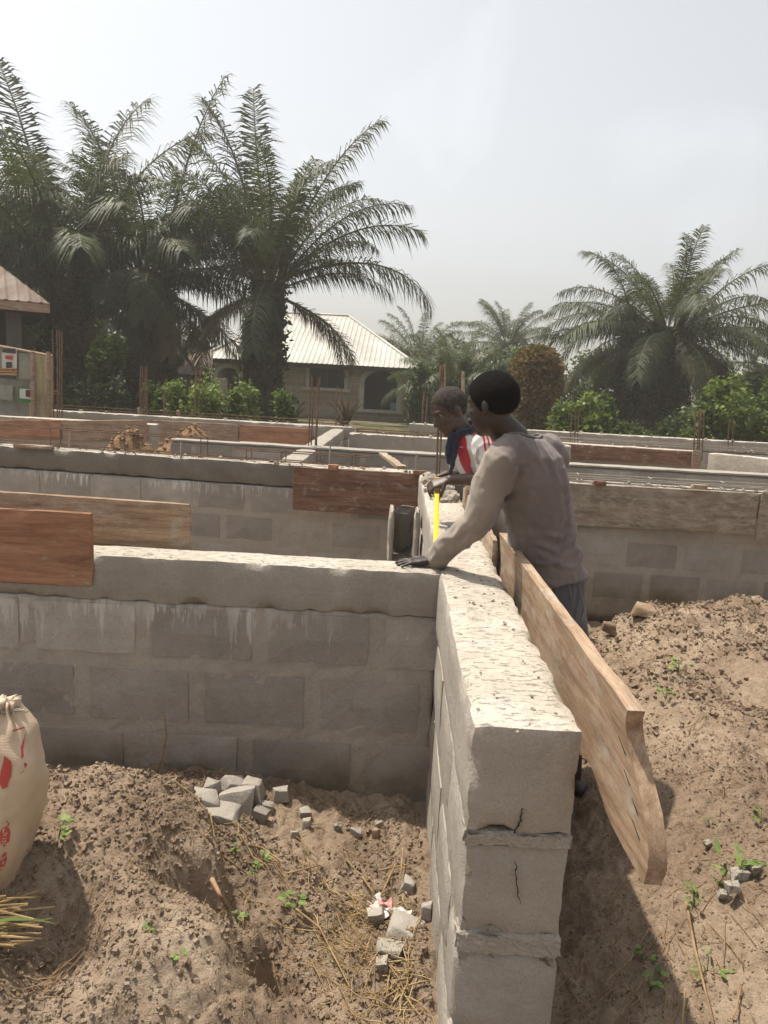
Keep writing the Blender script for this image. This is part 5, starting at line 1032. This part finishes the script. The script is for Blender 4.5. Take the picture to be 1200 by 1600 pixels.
def striped_man():
    t = thing('person', 'person in white and red striped jersey and navy neck towel holding the tape', 'person', (0, 0, 0), 0)
    f = Vector((-.93, -.36, 0)); lat = Vector((-.36, .93, 0)); up = Vector((0, 0, 1))      # lat points to his right (away from us)
    hc = at_y(703, 643, 4.08); c7 = at_y(733, 674, 4.10); uc = at_y(745, 700, 4.12); ch = at_y(760, 735, 4.16); lb = at_y(782, 785, 4.22); wai = at_y(795, 815, 4.26); pel = at_y(806, 845, 4.30)
    LS = at_y(760, 694, 3.94); LE = at_y(772, 748, 3.92); LW = at_y(702, 750, 4.02); RS = uc + lat * .17 + Vector((0, 0, -.01)); RE = at_y(722, 748, 4.36); RW = at_y(698, 742, 4.16)
    hf = Vector((-.80, -.38, -.52)); hup = Vector((-.35, -.05, .9))
    F = Form(); P, M = head_forms(F, hc, hf, hup, 1.07); F.limb([hc + Vector((.03, .0, -.05)), c7 + Vector((-.02, 0, -.03))], [.056, .066])
    F.loft([(pel, lat * .155, f * .115), (wai, lat * .145, f * .11), (lb, lat * .15, f * .11), (ch, lat * .17, f * .115), (uc, lat * .15, f * .09), (c7, lat * .06, f * .05)])
    F.limb([uc - lat * .10, LS, LE, LW], [.058, .050, .042, .029]); F.limb([uc + lat * .10, RS, RE, RW], [.058, .050, .041, .028])
    hand_forms(F, LW + Vector((-.005, 0, 0)), (-.92, -.1, -.30), (.1, .45, -.9), 1.0, (.55, .60, .62, .6), .06, 1, .6); hand_forms(F, RW, (-.85, -.15, -.42), (.05, -.5, -.85), 1.0, (.55, .6, .62, .6), .06, -1, .6)
    for s in (-1, 1):
        hp = pel + lat * s * .09; gx_, gy_ = .92 + lat.x * s * .12, 4.30 + lat.y * s * .12; gz = gh(gx_, gy_); kn = Vector((gx_ - .06, gy_, gz + .47)); an = Vector((gx_, gy_, gz + .08))
        F.limb([hp, kn, an], [.085, .056, .040]); F.limb([an + Vector((0, 0, -.035)) - f * .05, an + Vector((0, 0, -.045)) + f * .09, an + Vector((0, 0, -.055)) + f * .17], [.038, .036, .026])
    F.fuse('body', 'skin_b', t, .0055, 2); hair_cap(P, M, 'hair_grey', t, 1.07, .0015, -.015, .090); eyes(P, M, 1.07, t)
    S = Form(); S.loft([(pel + Vector((0, 0, .03)), lat * .172, f * .135), (wai, lat * .168, f * .135), (lb, lat * .172, f * .135), (ch, lat * .198, f * .145), (uc + Vector((0, 0, -.008)), lat * .185, f * .118), (c7 + Vector((.008, 0, -.012)), lat * .09, f * .08)])
    S.limb([uc - lat * .09, LS, LS.lerp(LE, .72)], [.085, .080, .076], caps=False); S.limb([uc + lat * .09, RS, RS.lerp(RE, .7)], [.085, .078, .074], caps=False)
    fo = folds(None, .009, 10, 8, 4); js = S.fuse('jersey', 'jersey', t, .0065, 4, lambda p: fo(p))
    tl = LS.lerp(LE, .70); view = Vector((-.1, -1, .35))
    for i in range(3):                                              # three red stripes from the neck over the shoulder to the cuff
        o = (i - 1) * .021; q = lambda a: a + Vector((o * 1.0, -.075, o * .55 + .03)); ribbon_on(js, 'stripe', [q(c7 + Vector((.0, 0, .02))), q(LS + Vector((-.01, 0, .03))), q(LS.lerp(tl, .55) + Vector((-.005, 0, 0))), q(tl)], .0105, (1, 0, .5), 'jersey_red', 34, 3)
    for i in range(6):
        q0 = LS + Vector((-.055 - .012 * i, -.08, .0)); ribbon_on(js, 'pinstripe', [q0, q0 + Vector((-.005, 0, -.12))], .004, (1, 0, 0), 'pinstripe', 12, 1, .002)
    ribbon_on(js, 'front_panel', [c7 + f * .085 - lat * .05 + Vector((0, 0, .0)), ch + f * .15 - lat * .06 + Vector((0, 0, .03)), ch + f * .155 - lat * .07 + Vector((0, 0, -.10))], lambda s: .05 + .05 * math.sin(min(1, s * 1.6) * 2.6), (-lat), 'jersey_red', 24, 8)
    SF = Form()                                                      # towel wound round the neck
    ring = [c7 + Vector((-.012, -.005, .025)) + (lat * math.cos(a) * .078 + f * math.sin(a) * .088) + Vector((0, 0, .045 * -math.sin(a))) for a in [2 * math.pi * i / 20 for i in range(21)]]; SF.limb(ring, [.017 + .005 * math.sin(i * 1.9) for i in range(21)], 10)
    k0 = ring[5]; SF.limb([k0 + Vector((0, -.02, 0)), k0 + Vector((-.02, -.03, -.07)), k0 + Vector((-.015, -.035, -.15))], [.020, .020, .012], 10); SF.limb([k0 + Vector((.01, -.02, 0)), k0 + Vector((.02, -.04, -.06)), k0 + Vector((.0, -.045, -.20))], [.017, .017, .010], 10)
    fd = folds(None, .009, 14, 26, 6); SF.fuse('neck_towel', 'scarf', t, .005, 2, fd)
    H = Form(); H.loft([(pel + Vector((0, 0, .05)), lat * .165, f * .125), (pel, lat * .175, f * .135), (pel + Vector((0, 0, -.14)), lat * .185, f * .135)])
    for s in (-1, 1): H.limb([pel + lat * s * .09 + Vector((0, 0, -.06)), Vector((.88 + lat.x * s * .12, 4.30 + lat.y * s * .12, gh(.9, 4.3) + .45))], [.10, .09], caps=False)
    H.fuse('shorts', 'trouser_blue', t, .008, 3, folds(None, .008, 6, 16, 2)); return t
SM = striped_man()
def tape():
    a = Vector((.215, 3.13, 1.006)); b = at_z(681, 862, 1.008); c = TAPE_TOP; t = thing('measuring_tape', 'yellow measuring tape stretched between the two men over the wall', 'tape measure', a, 0)
    pts = [a, b.lerp(a, .5) + Vector((0, 0, .003)), b, b.lerp(c, .25) + Vector((0, 0, -.008)), b.lerp(c, .5) + Vector((0, 0, -.010)), b.lerp(c, .75) + Vector((0, 0, -.006)), c]; vs = []; fs = []
    for i, p in enumerate(pts): tw = Vector((1, .0, .0)); vs += [p - a - tw * .0125, p - a + Vector((0, 0, -.0025)), p - a + tw * .0125]
    for i in range(len(pts) - 1): q = 3 * i; fs += [[q, q + 1, q + 4, q + 3], [q + 1, q + 2, q + 5, q + 4]]
    o = obj('blade', mesh('blade', vs, fs, MAT['tape'], True), t); m = o.modifiers.new('s', 'SOLIDIFY'); m.thickness = .0008
    mb = MB()
    for i in range(5, 60):
        s = i / 60 * (len(pts) - 1); k = int(s); p = pts[k].lerp(pts[k + 1], s - k) - a + Vector((0, 0, .0012)); d = (pts[k + 1] - pts[k]).normalized() * .0012; w_ = .004 if i % 5 else .008; mb.add([p - d + Vector((-.0122, 0, 0)), p + d + Vector((-.0122, 0, 0)), p + d + Vector((-.0122 + w_, 0, -.0006)), p - d + Vector((-.0122 + w_, 0, -.0006))], [[0, 1, 2, 3]])
    tk = mb.build('tick_marks', MAT['ink_black'], o); tk['kind'] = 'stuff'
    v, f = rough_box(.05, .045, .05, (4, 4, 4), .0, 1, .009); obj('case', mesh('case', v, f, MAT['tape'], 'sharp'), t, c - a + Vector((-.025, -.01, -.012))); return t
tape()
# ---------------------------------------------------------------- cement sack at the left edge
MAT['sack'] = None
def sackmat():
    t = NT('woven_sack'); v = t.tc.outputs['Object']; n = t.noise(v, 5, 6, .65); col = t.ramp(n, [(.3, (.46, .34, .23)), (.55, (.60, .48, .35)), (.75, (.68, .58, .45))])
    wv = t.n('TexWave'); wv.inputs['Scale'].default_value = 90; wv.bands_direction = 'Z'; t.l(v, wv.inputs['Vector']); h = t.mth('ADD', t.mth('MULTIPLY', wv.outputs['Fac'], .25), t.mth('MULTIPLY', t.noise(v, 26, 5, .6), 2)); return t.done(col, .6, t.bump(h, .4, .006), .3, trans=.12)
MAT['sack'] = sackmat(); MAT['sack_red'] = flat('sack_print_red', (.45, .075, .06), .6)
def cement_sack():
    Y = 1.86; pb = at_y(-104, 1452, Y); pt = at_y(6, 1092, Y); H = pt.z - pb.z; t = thing('cement_sack', 'half-full woven cement sack with red print standing at the left edge', 'sack', pb, 0); R = random.Random(4)
    n, m = 46, 72; vs = []; fs = []; dx = pt.x - pb.x
    W = lambda s: np.interp(s, [0, .03, .10, .2, .4, .6, .75, .86, .93, .97, 1.0], [.212, .222, .228, .230, .226, .210, .175, .125, .080, .040, .030])
    Dp = lambda s: np.interp(s, [0, .03, .10, .25, .5, .75, .93, .97, 1.0], [.09, .115, .13, .14, .12, .08, .035, .025, .022])
    for i in range(n + 1):
        s = i / n; cx = dx * s ** 1.6; wv, dv = W(s), Dp(s)
        for k in range(m):
            a = 2 * math.pi * k / m; ca, sa = math.cos(a), math.sin(a); e = .52; p = Vector((cx + wv * math.copysign(abs(ca) ** e, ca), dv * math.copysign(abs(sa) ** e, sa), H * s))
            cr = noise.noise(Vector((p.x * 9, p.y * 9, p.z * 7 + 3))); r = (1 - abs(noise.noise(Vector((p.x * 7, p.y * 7, p.z * 11))) * 2)) ; p += Vector((ca, sa * 1.2, 0)) * (.012 * cr + .009 * max(0, r) ** 2 * (.5 + .7 * s)) + Vector((0, 0, .012 * math.sin(a * 3 + 1) * (s < .1)))
            if s > .86: p += Vector((ca, sa, 0)) * .010 * math.sin(a * 11) * sst(.84, .95, s)
            vs.append(p)
    for i in range(n):
        for k in range(m): fs.append([i * m + k, i * m + (k + 1) % m, (i + 1) * m + (k + 1) % m, (i + 1) * m + k])
    fs.append(list(range(m))[::-1]); fs.append([n * m + k for k in range(m)]); body = obj('bag', mesh('bag', vs, fs, MAT['sack'], True), t)
    mb = MB(); c = Vector((dx, 0, H * .965)); mb.tube([c + Vector((math.cos(a) * .034, math.sin(a) * .026, .003 * math.sin(a * 2))) for a in [i * .35 for i in range(19)]], .006, 6); mb.tube([c + Vector((.03, -.015, 0)), c + Vector((.05, -.025, .008)), c + Vector((.075, -.025, .004))], .004, 5); mb.build('tie_string', MAT['dry_mortar'], t)
    for i in range(7): a = i * .9; mb = MB(); mb.tube([c, c + Vector((math.cos(a) * .014, math.sin(a) * .014, .015)), c + Vector((math.cos(a) * .026, math.sin(a) * .02, .022 + .014 * R.random()))], [.008, .006, .002], 5); mb.build('frayed_tuft', MAT['sack'], t)
    def onbag(u, v): q = at_y(u, v, Y - .14) - pb; return q
    for (u0, v0, u1, v1, w_) in ((5, 1125, 27, 1105, .003), (12, 1165, 42, 1147, .003), (25, 1198, 52, 1178, .003), (33, 1232, 58, 1215, .003)): ribbon_on(body, 'red_line', [onbag(u0, v0), onbag(u1, v1)], w_, (0, 0, 1), 'sack_red', 14, 1, .002)
    for (u, v, ru, rv) in ((-8, 1218, 13, 28), (51, 1173, 5, 9), (58, 1210, 5, 9)):
        pts = [onbag(u + ru * math.cos(a), v + rv * math.sin(a)) for a in [2 * math.pi * i / 16 for i in range(16)]]; pp = project(body, [onbag(u, v)] + pts, .002); obj('red_mark', mesh('red_mark', pp, [[0, 1 + i, 1 + (i + 1) % 16] for i in range(16)], MAT['sack_red']), body)
    hexa = [onbag(13 + 15 * math.cos(a), 1320 + 22 * math.sin(a)) for a in [math.pi / 6 + i * math.pi / 3 for i in range(6)]]; dense = []
    for i in range(6):
        for k in range(5): dense.append(hexa[i].lerp(hexa[(i + 1) % 6], k / 5))
    pp = project(body, [onbag(13, 1320)] + dense, .002); obj('hexagon_logo', mesh('hexagon_logo', pp, [[0, 1 + i, 1 + (i + 1) % 30] for i in range(30)], MAT['sack_red']), body)
    cu = bpy.data.curves.new('txt', 'FONT'); cu.body = 'CEMENCO'; cu.size = .030; cu.align_x = 'CENTER'; cu.align_y = 'CENTER'; tmp = bpy.data.objects.new('txt', cu); COL.objects.link(tmp); dg = bpy.context.evaluated_depsgraph_get(); me = bpy.data.meshes.new_from_object(tmp.evaluated_get(dg)); bpy.data.objects.remove(tmp)
    c0 = onbag(13, 1320); pts = [c0 + Vector((-v.co.y, 0, v.co.x * .62)) for v in me.vertices]; pp = project(body, pts, .0035)
    for v, q in zip(me.vertices, pp): v.co = q
    me.materials.clear(); me.materials.append(MAT['sack']); obj('lettering', me, body)
    def ringprint(u, v, r, w_):
        pts = [onbag(u + r * math.cos(a), v + r * 1.05 * math.sin(a)) for a in [2 * math.pi * i / 24 for i in range(25)]]; ci = onbag(u, v); inner = [p.lerp(ci, w_) for p in pts]; pp = project(body, pts + inner, .002); obj('ring_logo', mesh('ring_logo', pp, [[i, i + 1, 26 + i, 25 + i] for i in range(24)], MAT['sack_red']), body)
    ringprint(15, 1365, 13, .3); ringprint(15, 1365, 6, .45); return t
cement_sack()
# ---------------------------------------------------------------- rubble, straw, weeds, litter
def chunk(label, u, v, wpx, hpx, seed, z=None, mat='block_end', rot=None, group='broken concrete chunks', name='concrete_chunk', depth=.8):
    R = random.Random(seed); zz = z if z is not None else 0.03
    for _ in range(4): q = at_z(u, v, zz); zz = gh(q.x, q.y) if z is None else z
    k = (q - CAMP).length / F_PX; w_, h_ = wpx * k, hpx * k * 1.0; bm = bmesh.new()
    for i in range(11):
        a = Vector(((i & 1) * 2 - 1, (i >> 1 & 1) * 2 - 1, (i >> 2 & 1) * 2 - 1)) if i < 8 else Vector((R.uniform(-1, 1), R.uniform(-1, 1), R.choice((-1, 1))))
        a = Vector((a.x * R.uniform(.55, 1.05), a.y * R.uniform(.55, 1.05), a.z * R.uniform(.5, 1.05)))
        bm.verts.new((w_ / 2 + a.x * w_ / 2, w_ * depth / 2 + a.y * w_ * depth / 2, h_ / 2 + a.z * h_ / 2))
    hull = bmesh.ops.convex_hull(bm, input=bm.verts[:]); bmesh.ops.delete(bm, geom=[g_ for g_ in hull['geom_interior'] if isinstance(g_, bmesh.types.BMVert)], context='VERTS')
    bmesh.ops.bevel(bm, geom=bm.edges[:], offset=w_ * .012, segments=1, affect='EDGES'); bmesh.ops.subdivide_edges(bm, edges=[e_ for e_ in bm.edges if e_.calc_length() > w_ * .3], cuts=2, use_grid_fill=True); bmesh.ops.triangulate(bm, faces=bm.faces[:])
    for v_ in bm.verts: v_.co += noise.noise_vector(v_.co * (9 / max(.02, w_)) * .35 + Vector((seed, 0, 0))) * w_ * .045
    bm.verts.ensure_lookup_table(); bm.verts.index_update(); vs = [v_.co.copy() for v_ in bm.verts]; fs = [[x_.index for x_ in f_.verts] for f_ in bm.faces]; bm.free()
    o = obj(name, mesh(name, vs, fs, MAT[mat], 'sharp'), None, q + Vector((-w_ / 2, 0, -h_ * .22)), rot or (R.uniform(-.25, .25), R.uniform(-.25, .25), R.uniform(-.3, .3))); return tag(o, label, 'rubble', group)
chunk('large pale block fragment at the front of the rubble pile', 372, 1282, 58, 46, 1); chunk('tilted grey block fragment at the left of the rubble pile', 305, 1270, 50, 36, 2, rot=(.1, .35, .3)); chunk('flat pale slab fragment lying in front of the rubble pile', 340, 1290, 62, 20, 3); chunk('pointed fragment at the back top of the rubble pile', 357, 1245, 34, 34, 4, rot=(.3, .5, .6))
chunk('rounded fragment at the right back of the rubble pile', 392, 1252, 34, 34, 5); chunk('small dark fragment right of the rubble pile front', 402, 1280, 22, 24, 6, mat='block'); chunk('grey fragment behind the left of the rubble pile', 330, 1252, 28, 32, 7, mat='block')
for i, (u, v, s, tx) in enumerate(((440, 1250, 24, 'angular lump right of the rubble pile against the wall'), (418, 1268, 20, 'dark lump just right of the rubble pile'), (478, 1275, 17, 'pointed grey stone in the middle of the trench'), (480, 1290, 15, 'rounded stone below the pointed grey one'), (460, 1306, 13, 'white stone alone on bare soil'), (527, 1294, 14, 'pale pebble near the wall shadow'), (553, 1302, 16, 'right pale pebble of the two near the wall shadow'), (634, 1387, 24, 'flat stone half sunk by the spine wall'), (594, 1293, 14, 'grey pebble at the wall corner'))): chunk(tx, u, v + 5, s, s * .9, 20 + i, mat='dry_mortar' if s < 15 else 'block_end', name='stone', group='stones in the trench')
chunk('broken slab near the foot of the spine wall', 628, 1468, 62, 30, 40); chunk('small fragment against the spine wall above the slab', 664, 1440, 16, 34, 41); chunk('pale flat fragment below the broken slab', 606, 1496, 44, 14, 42, mat='dry_mortar'); chunk('upright bit below the slab', 598, 1522, 20, 24, 43, mat='dry_mortar'); chunk('lump left of the litter scrap', 590, 1450, 28, 22, 44)
chunk('brown wood offcut lying on the soil', 586, 1312, 14, 18, 45, mat='w_orange', name='wood_offcut', group='bits of wood'); 
for i, (u, v, s) in enumerate(((1085, 1300, 0), (1150, 1395, 20), (1165, 1378, 26), (1190, 1372, 24), (1130, 1402, 18), (1110, 1325, 12))):
    if s: chunk(('grey stone at the right edge, ' + ['', 'left of the row', 'second in the row', 'largest in the row', 'lowest in the row', 'alone above the row'][i]), u, v, s, s * .6, 60 + i, name='stone', group='stones on the right bank', mat='dry_mortar')
chunk('pale rounded lump on the crest of the right mound', 1005, 962, 36, 18, 70, z=.22, mat='clod', name='soil_lump', group='lumps on the right mound'); chunk('pale lump left of the mound crest', 950, 985, 26, 16, 71, z=.15, mat='clod', name='soil_lump', group='lumps on the right mound')
MAT['straw'] = mottled('straw', [(.3, (.17, .112, .05)), (.5, (.28, .195, .092)), (.72, (.43, .33, .175))], 14, .7, 60, .2, .002); MAT['twig'] = mottled('dry_twig', [(.3, (.17, .10, .055)), (.7, (.34, .23, .13))], 12, .85, 60, .4, .003)
def straws(name, label, areas, seed, mat='straw', cat='straw'):
    R = random.Random(seed); mb = MB()
    for (cx, cy, sx, sy, n, l0, l1, r, dz, ang) in areas:
        for i in range(n):
            x, y = R.gauss(cx, sx), R.gauss(cy, sy)
            if .20 < x < .54 and y > 1.5: continue
            if y > 2.92 and x < .5: continue
            a = R.uniform(0, 6.28) if ang is None else R.gauss(ang, .45); L = R.uniform(l0, l1); d = Vector((math.cos(a), math.sin(a), 0)); pts = []
            for k in range(4): q = Vector((x, y, 0)) + d * L * (k / 3 - .5); q.z = gh(q.x, q.y) + r * 1.5 + dz * R.random(); pts.append(q + Vector((R.uniform(-.006, .006), R.uniform(-.006, .006), R.uniform(0, .006))))
            if any(.225 < q.x < .50 and q.y > 1.55 for q in pts): continue
            mb.tube(pts, [r, r, r * .9, r * .6], 4)
    return tag(mb.build(name, MAT[mat]), label, cat, kind='stuff')
straws('straw_litter', 'loose yellow straw scattered over the trench floor', [(.05, 2.30, .07, .05, 120, .04, .13, .0012, .012, .2), (-.02, 2.08, .09, .08, 120, .04, .13, .0012, .012, -.6), (-.25, 2.35, .18, .16, 34, .05, .20, .0022, .02, -.6), (.1, 1.95, .06, .12, 50, .05, .16, .002, .02, None), (-.1, 1.8, .2, .2, 60, .03, .12, .0012, .01, None), (-.7, 2.3, .35, .35, 80, .02, .09, .001, .005, None)], 5)
straws('dry_stalks', 'dry stalks and twigs scattered on the right bank', [(.95, 1.9, .25, .25, 110, .04, .22, .0016, .01, 1.2), (1.5, 2.6, .4, .5, 130, .03, .16, .0014, .005, None), (2.0, 4.2, .6, .6, 90, .04, .2, .002, .01, None)], 6, 'twig', 'stalks')
straws('root_fibres', 'fine roots and fibres hanging on the left mound', [(-.45, 2.0, .22, .25, 150, .03, .10, .0007, .03, 1.3), (-.8, 1.7, .15, .15, 60, .04, .14, .0012, .04, 1.0)], 7, 'twig', 'roots')
def stick(label, uv, r, mat, name='stick', lift=.02, cat='stick', group='single sticks on the ground', z=None):
    pts = []
    for i, (u, v) in enumerate(uv):
        zz = .1
        for _ in range(5): q = at_z(u, v, zz if z is None else z); zz = gh(q.x, q.y) + lift
        pts.append(q)
    o = pts[0].copy(); mb = MB(); P = []
    for a, b in zip(pts[:-1], pts[1:]):
        for k in range(5): P.append(a.lerp(b, k / 5) - o)
    P.append(pts[-1] - o); mb.tube(P, [r * (1 - .5 * i / len(P)) for i in range(len(P))], 6); return tag(mb.build(name, MAT[mat], None, True, loc=o), label, cat, group)
stick('long brown cane slanting across the lower right ground', [(1072, 1410), (1085, 1480), (1100, 1540), (1115, 1600)], .006, 'twig', lift=.03); stick('thin yellow stem curving under the plank', [(1015, 1450), (985, 1500), (945, 1535)], .0035, 'straw'); stick('short straw stalk upright at the lower right', [(1070, 1545), (1066, 1600)], .004, 'straw', lift=.03); stick('short reddish stalk at the lower right', [(1158, 1540), (1147, 1590)], .0035, 'twig', lift=.03)
stick('pale broken root sticking out of the left mound', [(331, 1374), (345, 1400), (357, 1422)], .008, 'twig', lift=.035); stick('dark root lying down the left mound', [(322, 1305), (345, 1335), (385, 1365)], .004, 'twig'); stick('yellow stem arching down the trench', [(462, 1420), (500, 1450), (520, 1490), (548, 1545)], .004, 'straw'); stick('yellow blade lying right of the rubble pile', [(378, 1318), (410, 1325), (445, 1350)], .005, 'straw'); stick('fork of straw by the litter scrap, left arm', [(566, 1370), (586, 1398)], .005, 'straw', lift=.03); stick('fork of straw by the litter scrap, right arm', [(618, 1350), (595, 1400)], .0045, 'straw', lift=.03); stick('straw lying across the trench near the spine wall', [(592, 1360), (640, 1350)], .004, 'straw', lift=.03); stick('upright straw near the spine wall', [(630, 1325), (626, 1368)], .0035, 'straw', lift=.03); stick('straw stalk alone in the middle of the trench', [(448, 1365), (500, 1352)], .0035, 'straw'); stick('straw stalk lower in the middle of the trench', [(500, 1382), (524, 1372)], .0035, 'straw'); stick('dry stem curving up in front of the near left wall', [(236, 1228), (252, 1190), (259, 1150), (256, 1112)], .0045, 'twig', z=None, lift=.02) if False else None
def wall_twig():
    a = at_y(236, 1228, 2.9); P = [at_y(u, v, 2.90) - a for u, v in ((236, 1228), (246, 1205), (254, 1180), (260, 1150), (258, 1125), (254, 1112))]; mb = MB(); mb.tube(P, [.005, .005, .0045, .004, .0035, .002], 6); return tag(mb.build('dry_stem', MAT['twig'], None, True, loc=a), 'dry stem curving up against the near left wall', 'stem')
wall_twig()
def hay():
    c = Vector((-.90, 1.60, 0)); c.z = gh(c.x, c.y) + .02; R = random.Random(3); t = thing('straw_bundle', 'bundle of dry straw with green blades at the bottom left corner', 'straw', c, 0)
    for i in range(60):
        a = R.gauss(.25, .35); L = R.uniform(.12, .24); s = Vector((R.uniform(-.25, -.08), R.uniform(-.05, .07), R.uniform(0, .09))); mb = MB(); d = Vector((math.cos(a), math.sin(a) * .6, R.uniform(-.15, .12))); mb.tube([s, s + d * L * .5, s + d * L], [.0032, .003, .002], 5); mb.build('stalk', MAT['straw'], t)
    for (a, L, e) in ((.12, .27, .05), (-.55, .20, -.1)):
        s = Vector((-.12, -.02, .04)); d = Vector((math.cos(a), math.sin(a), e)); sd = Vector((-d.y, d.x, 0)).normalized(); vs = []; fs = []
        for k in range(6): w_ = .007 * [.6, 1, 1, .9, .6, .05][k]; p = s + d * L * k / 5 + Vector((0, 0, .05 * math.sin(k / 5 * 2.6))); vs += [p - sd * w_, p + sd * w_]
        for k in range(5): fs.append([2 * k, 2 * k + 1, 2 * k + 3, 2 * k + 2])
        obj('green_blade', mesh('green_blade', vs, fs, MAT['leaf_g']), t)
    return t
hay()
MAT['weed'] = leafmat('weed_leaf', (.07, .12, .02), (.14, .21, .045), (.24, .30, .09), .3, .6, 20)
def weed(label, u, v, n, s, seed, kind='round'):
    zz = .1
    for _ in range(5): q = at_z(u, v, zz); zz = gh(q.x, q.y)
    R = random.Random(seed); t = thing('seedling', label, 'weed', q, 0, 'weed seedlings on the bare soil'); mb = MB()
    for i in range(n):
        a = R.uniform(0, 6.28); r = s * R.uniform(.15, .9); h = s * R.uniform(.35, 1.0); tip = Vector((math.cos(a) * r, math.sin(a) * r, h)); mb.tube([(0, 0, -.01), tuple(tip * .6 + Vector((0, 0, h * .2))), tuple(tip)], [.0016, .0013, .001], 4)
        for k in range(3 if kind == 'round' else 2):
            b = a + R.uniform(-1.3, 1.3); L = s * R.uniform(.35, .6) * (1.7 if kind == 'long' else 1); d = Vector((math.cos(b), math.sin(b), R.uniform(-.25, .35))); sd = Vector((-math.sin(b), math.cos(b), 0)); wv = L * (.34 if kind == 'round' else .13)
            vs = [tip, tip + d * L * .3 + sd * wv, tip + d * L * .7 + sd * wv * .9, tip + d * L, tip + d * L * .7 - sd * wv * .9, tip + d * L * .3 - sd * wv]; obj('leaf', mesh('leaf', vs, [[0, 1, 2, 3, 4, 5]], MAT['weed']), t)
    mb.build('stem', MAT['weed'], t); return t
for i, (u, v, n, s, k, tx) in enumerate(((90, 1310, 5, .05, 'round', 'on the left mound beside the sack'), (133, 1420, 5, .045, 'round', 'on the left mound below the sack shadow'), (245, 1452, 3, .03, 'round', 'tiny, lower on the left mound'), (270, 1506, 3, .03, 'round', 'tiny, lowest on the left mound'), (370, 1440, 4, .035, 'round', 'beside the pale broken root'), (368, 1335, 4, .03, 'round', 'right of the rubble, upper one'), (408, 1350, 5, .035, 'round', 'right of the rubble, middle one'), (462, 1420, 7, .05, 'round', 'with bright leaves beside the arching yellow stem'), (400, 1365, 4, .03, 'round', 'right of the rubble, lower one'),
        (1060, 1050, 6, .07, 'round', 'on the right mound, upper one'), (1040, 1090, 5, .06, 'round', 'on the right mound, lower one'), (1085, 1415, 6, .05, 'long', 'grassy, beside the long cane top'), (1150, 1370, 7, .07, 'long', 'grassy, above the stones at the right edge'), (1130, 1385, 5, .05, 'round', 'left of the stones at the right edge'), (1105, 1520, 4, .05, 'long', 'grassy, right of the long cane'), (1015, 1545, 6, .05, 'round', 'dark, in the shade under the plank'), (1005, 1500, 4, .04, 'round', 'in the shade left of the long cane'), (1110, 1290, 4, .03, 'round', 'small, below the round shadow'), (1190, 1285, 4, .04, 'round', 'small, at the right edge'))): weed('green seedling ' + tx, u, v, n, s, 200 + i, k)
def scrap():
    zz = .0
    for _ in range(5): q = at_z(585, 1425, zz); zz = gh(q.x, q.y)
    t = thing('torn_wrapper', 'crumpled white wrapper scrap with red print by the spine wall', 'litter', q + Vector((0, 0, .012)), 0)
    def sheet(nm, w_, h_, mat, dz, rz, seed):
        vs = []; n = 10
        for i in range(n + 1):
            for k in range(n + 1): x, y = (i / n - .5) * w_, (k / n - .5) * h_; vs.append((x, y, .022 * noise.noise(Vector((x * 30, y * 30, seed))) + dz + .3 * abs(x)))
        return obj(nm, mesh(nm, vs, [[i * (n + 1) + k, (i + 1) * (n + 1) + k, (i + 1) * (n + 1) + k + 1, i * (n + 1) + k + 1] for i in range(n) for k in range(n)], flat(nm + '_film', mat, .4, .4)), t, None, (0, 0, rz))
    sheet('wrapper', .07, .12, (.55, .50, .46), 0, .3, 1); sheet('printed_flap', .05, .04, (.50, .22, .20), .012, .1, 2).location = (.035, .01, .004); sheet('wrapper_tail', .10, .03, (.58, .54, .5), .004, -.35, 3).location = (.08, -.015, 0); return t
scrap()
# ---------------------------------------------------------------- haze
def haze():
    mb = MB(); mb.box((-405, -45, -1.6), (405, 405, 15.5)); m = bpy.data.materials.new('haze'); m.use_nodes = True; t = m.node_tree; t.nodes.clear(); o = t.nodes.new('ShaderNodeOutputMaterial'); v = t.nodes.new('ShaderNodeVolumePrincipled')
    v.inputs['Color'].default_value = (.93, .91, .87, 1); v.inputs['Density'].default_value = .0021; v.inputs['Anisotropy'].default_value = .25; t.links.new(v.outputs[0], o.inputs['Volume'])
    h = mb.build('haze', m); h['kind'] = 'stuff'; h['label'] = 'pale dusty haze hanging over the whole site'; h['category'] = 'haze'; return h
haze()
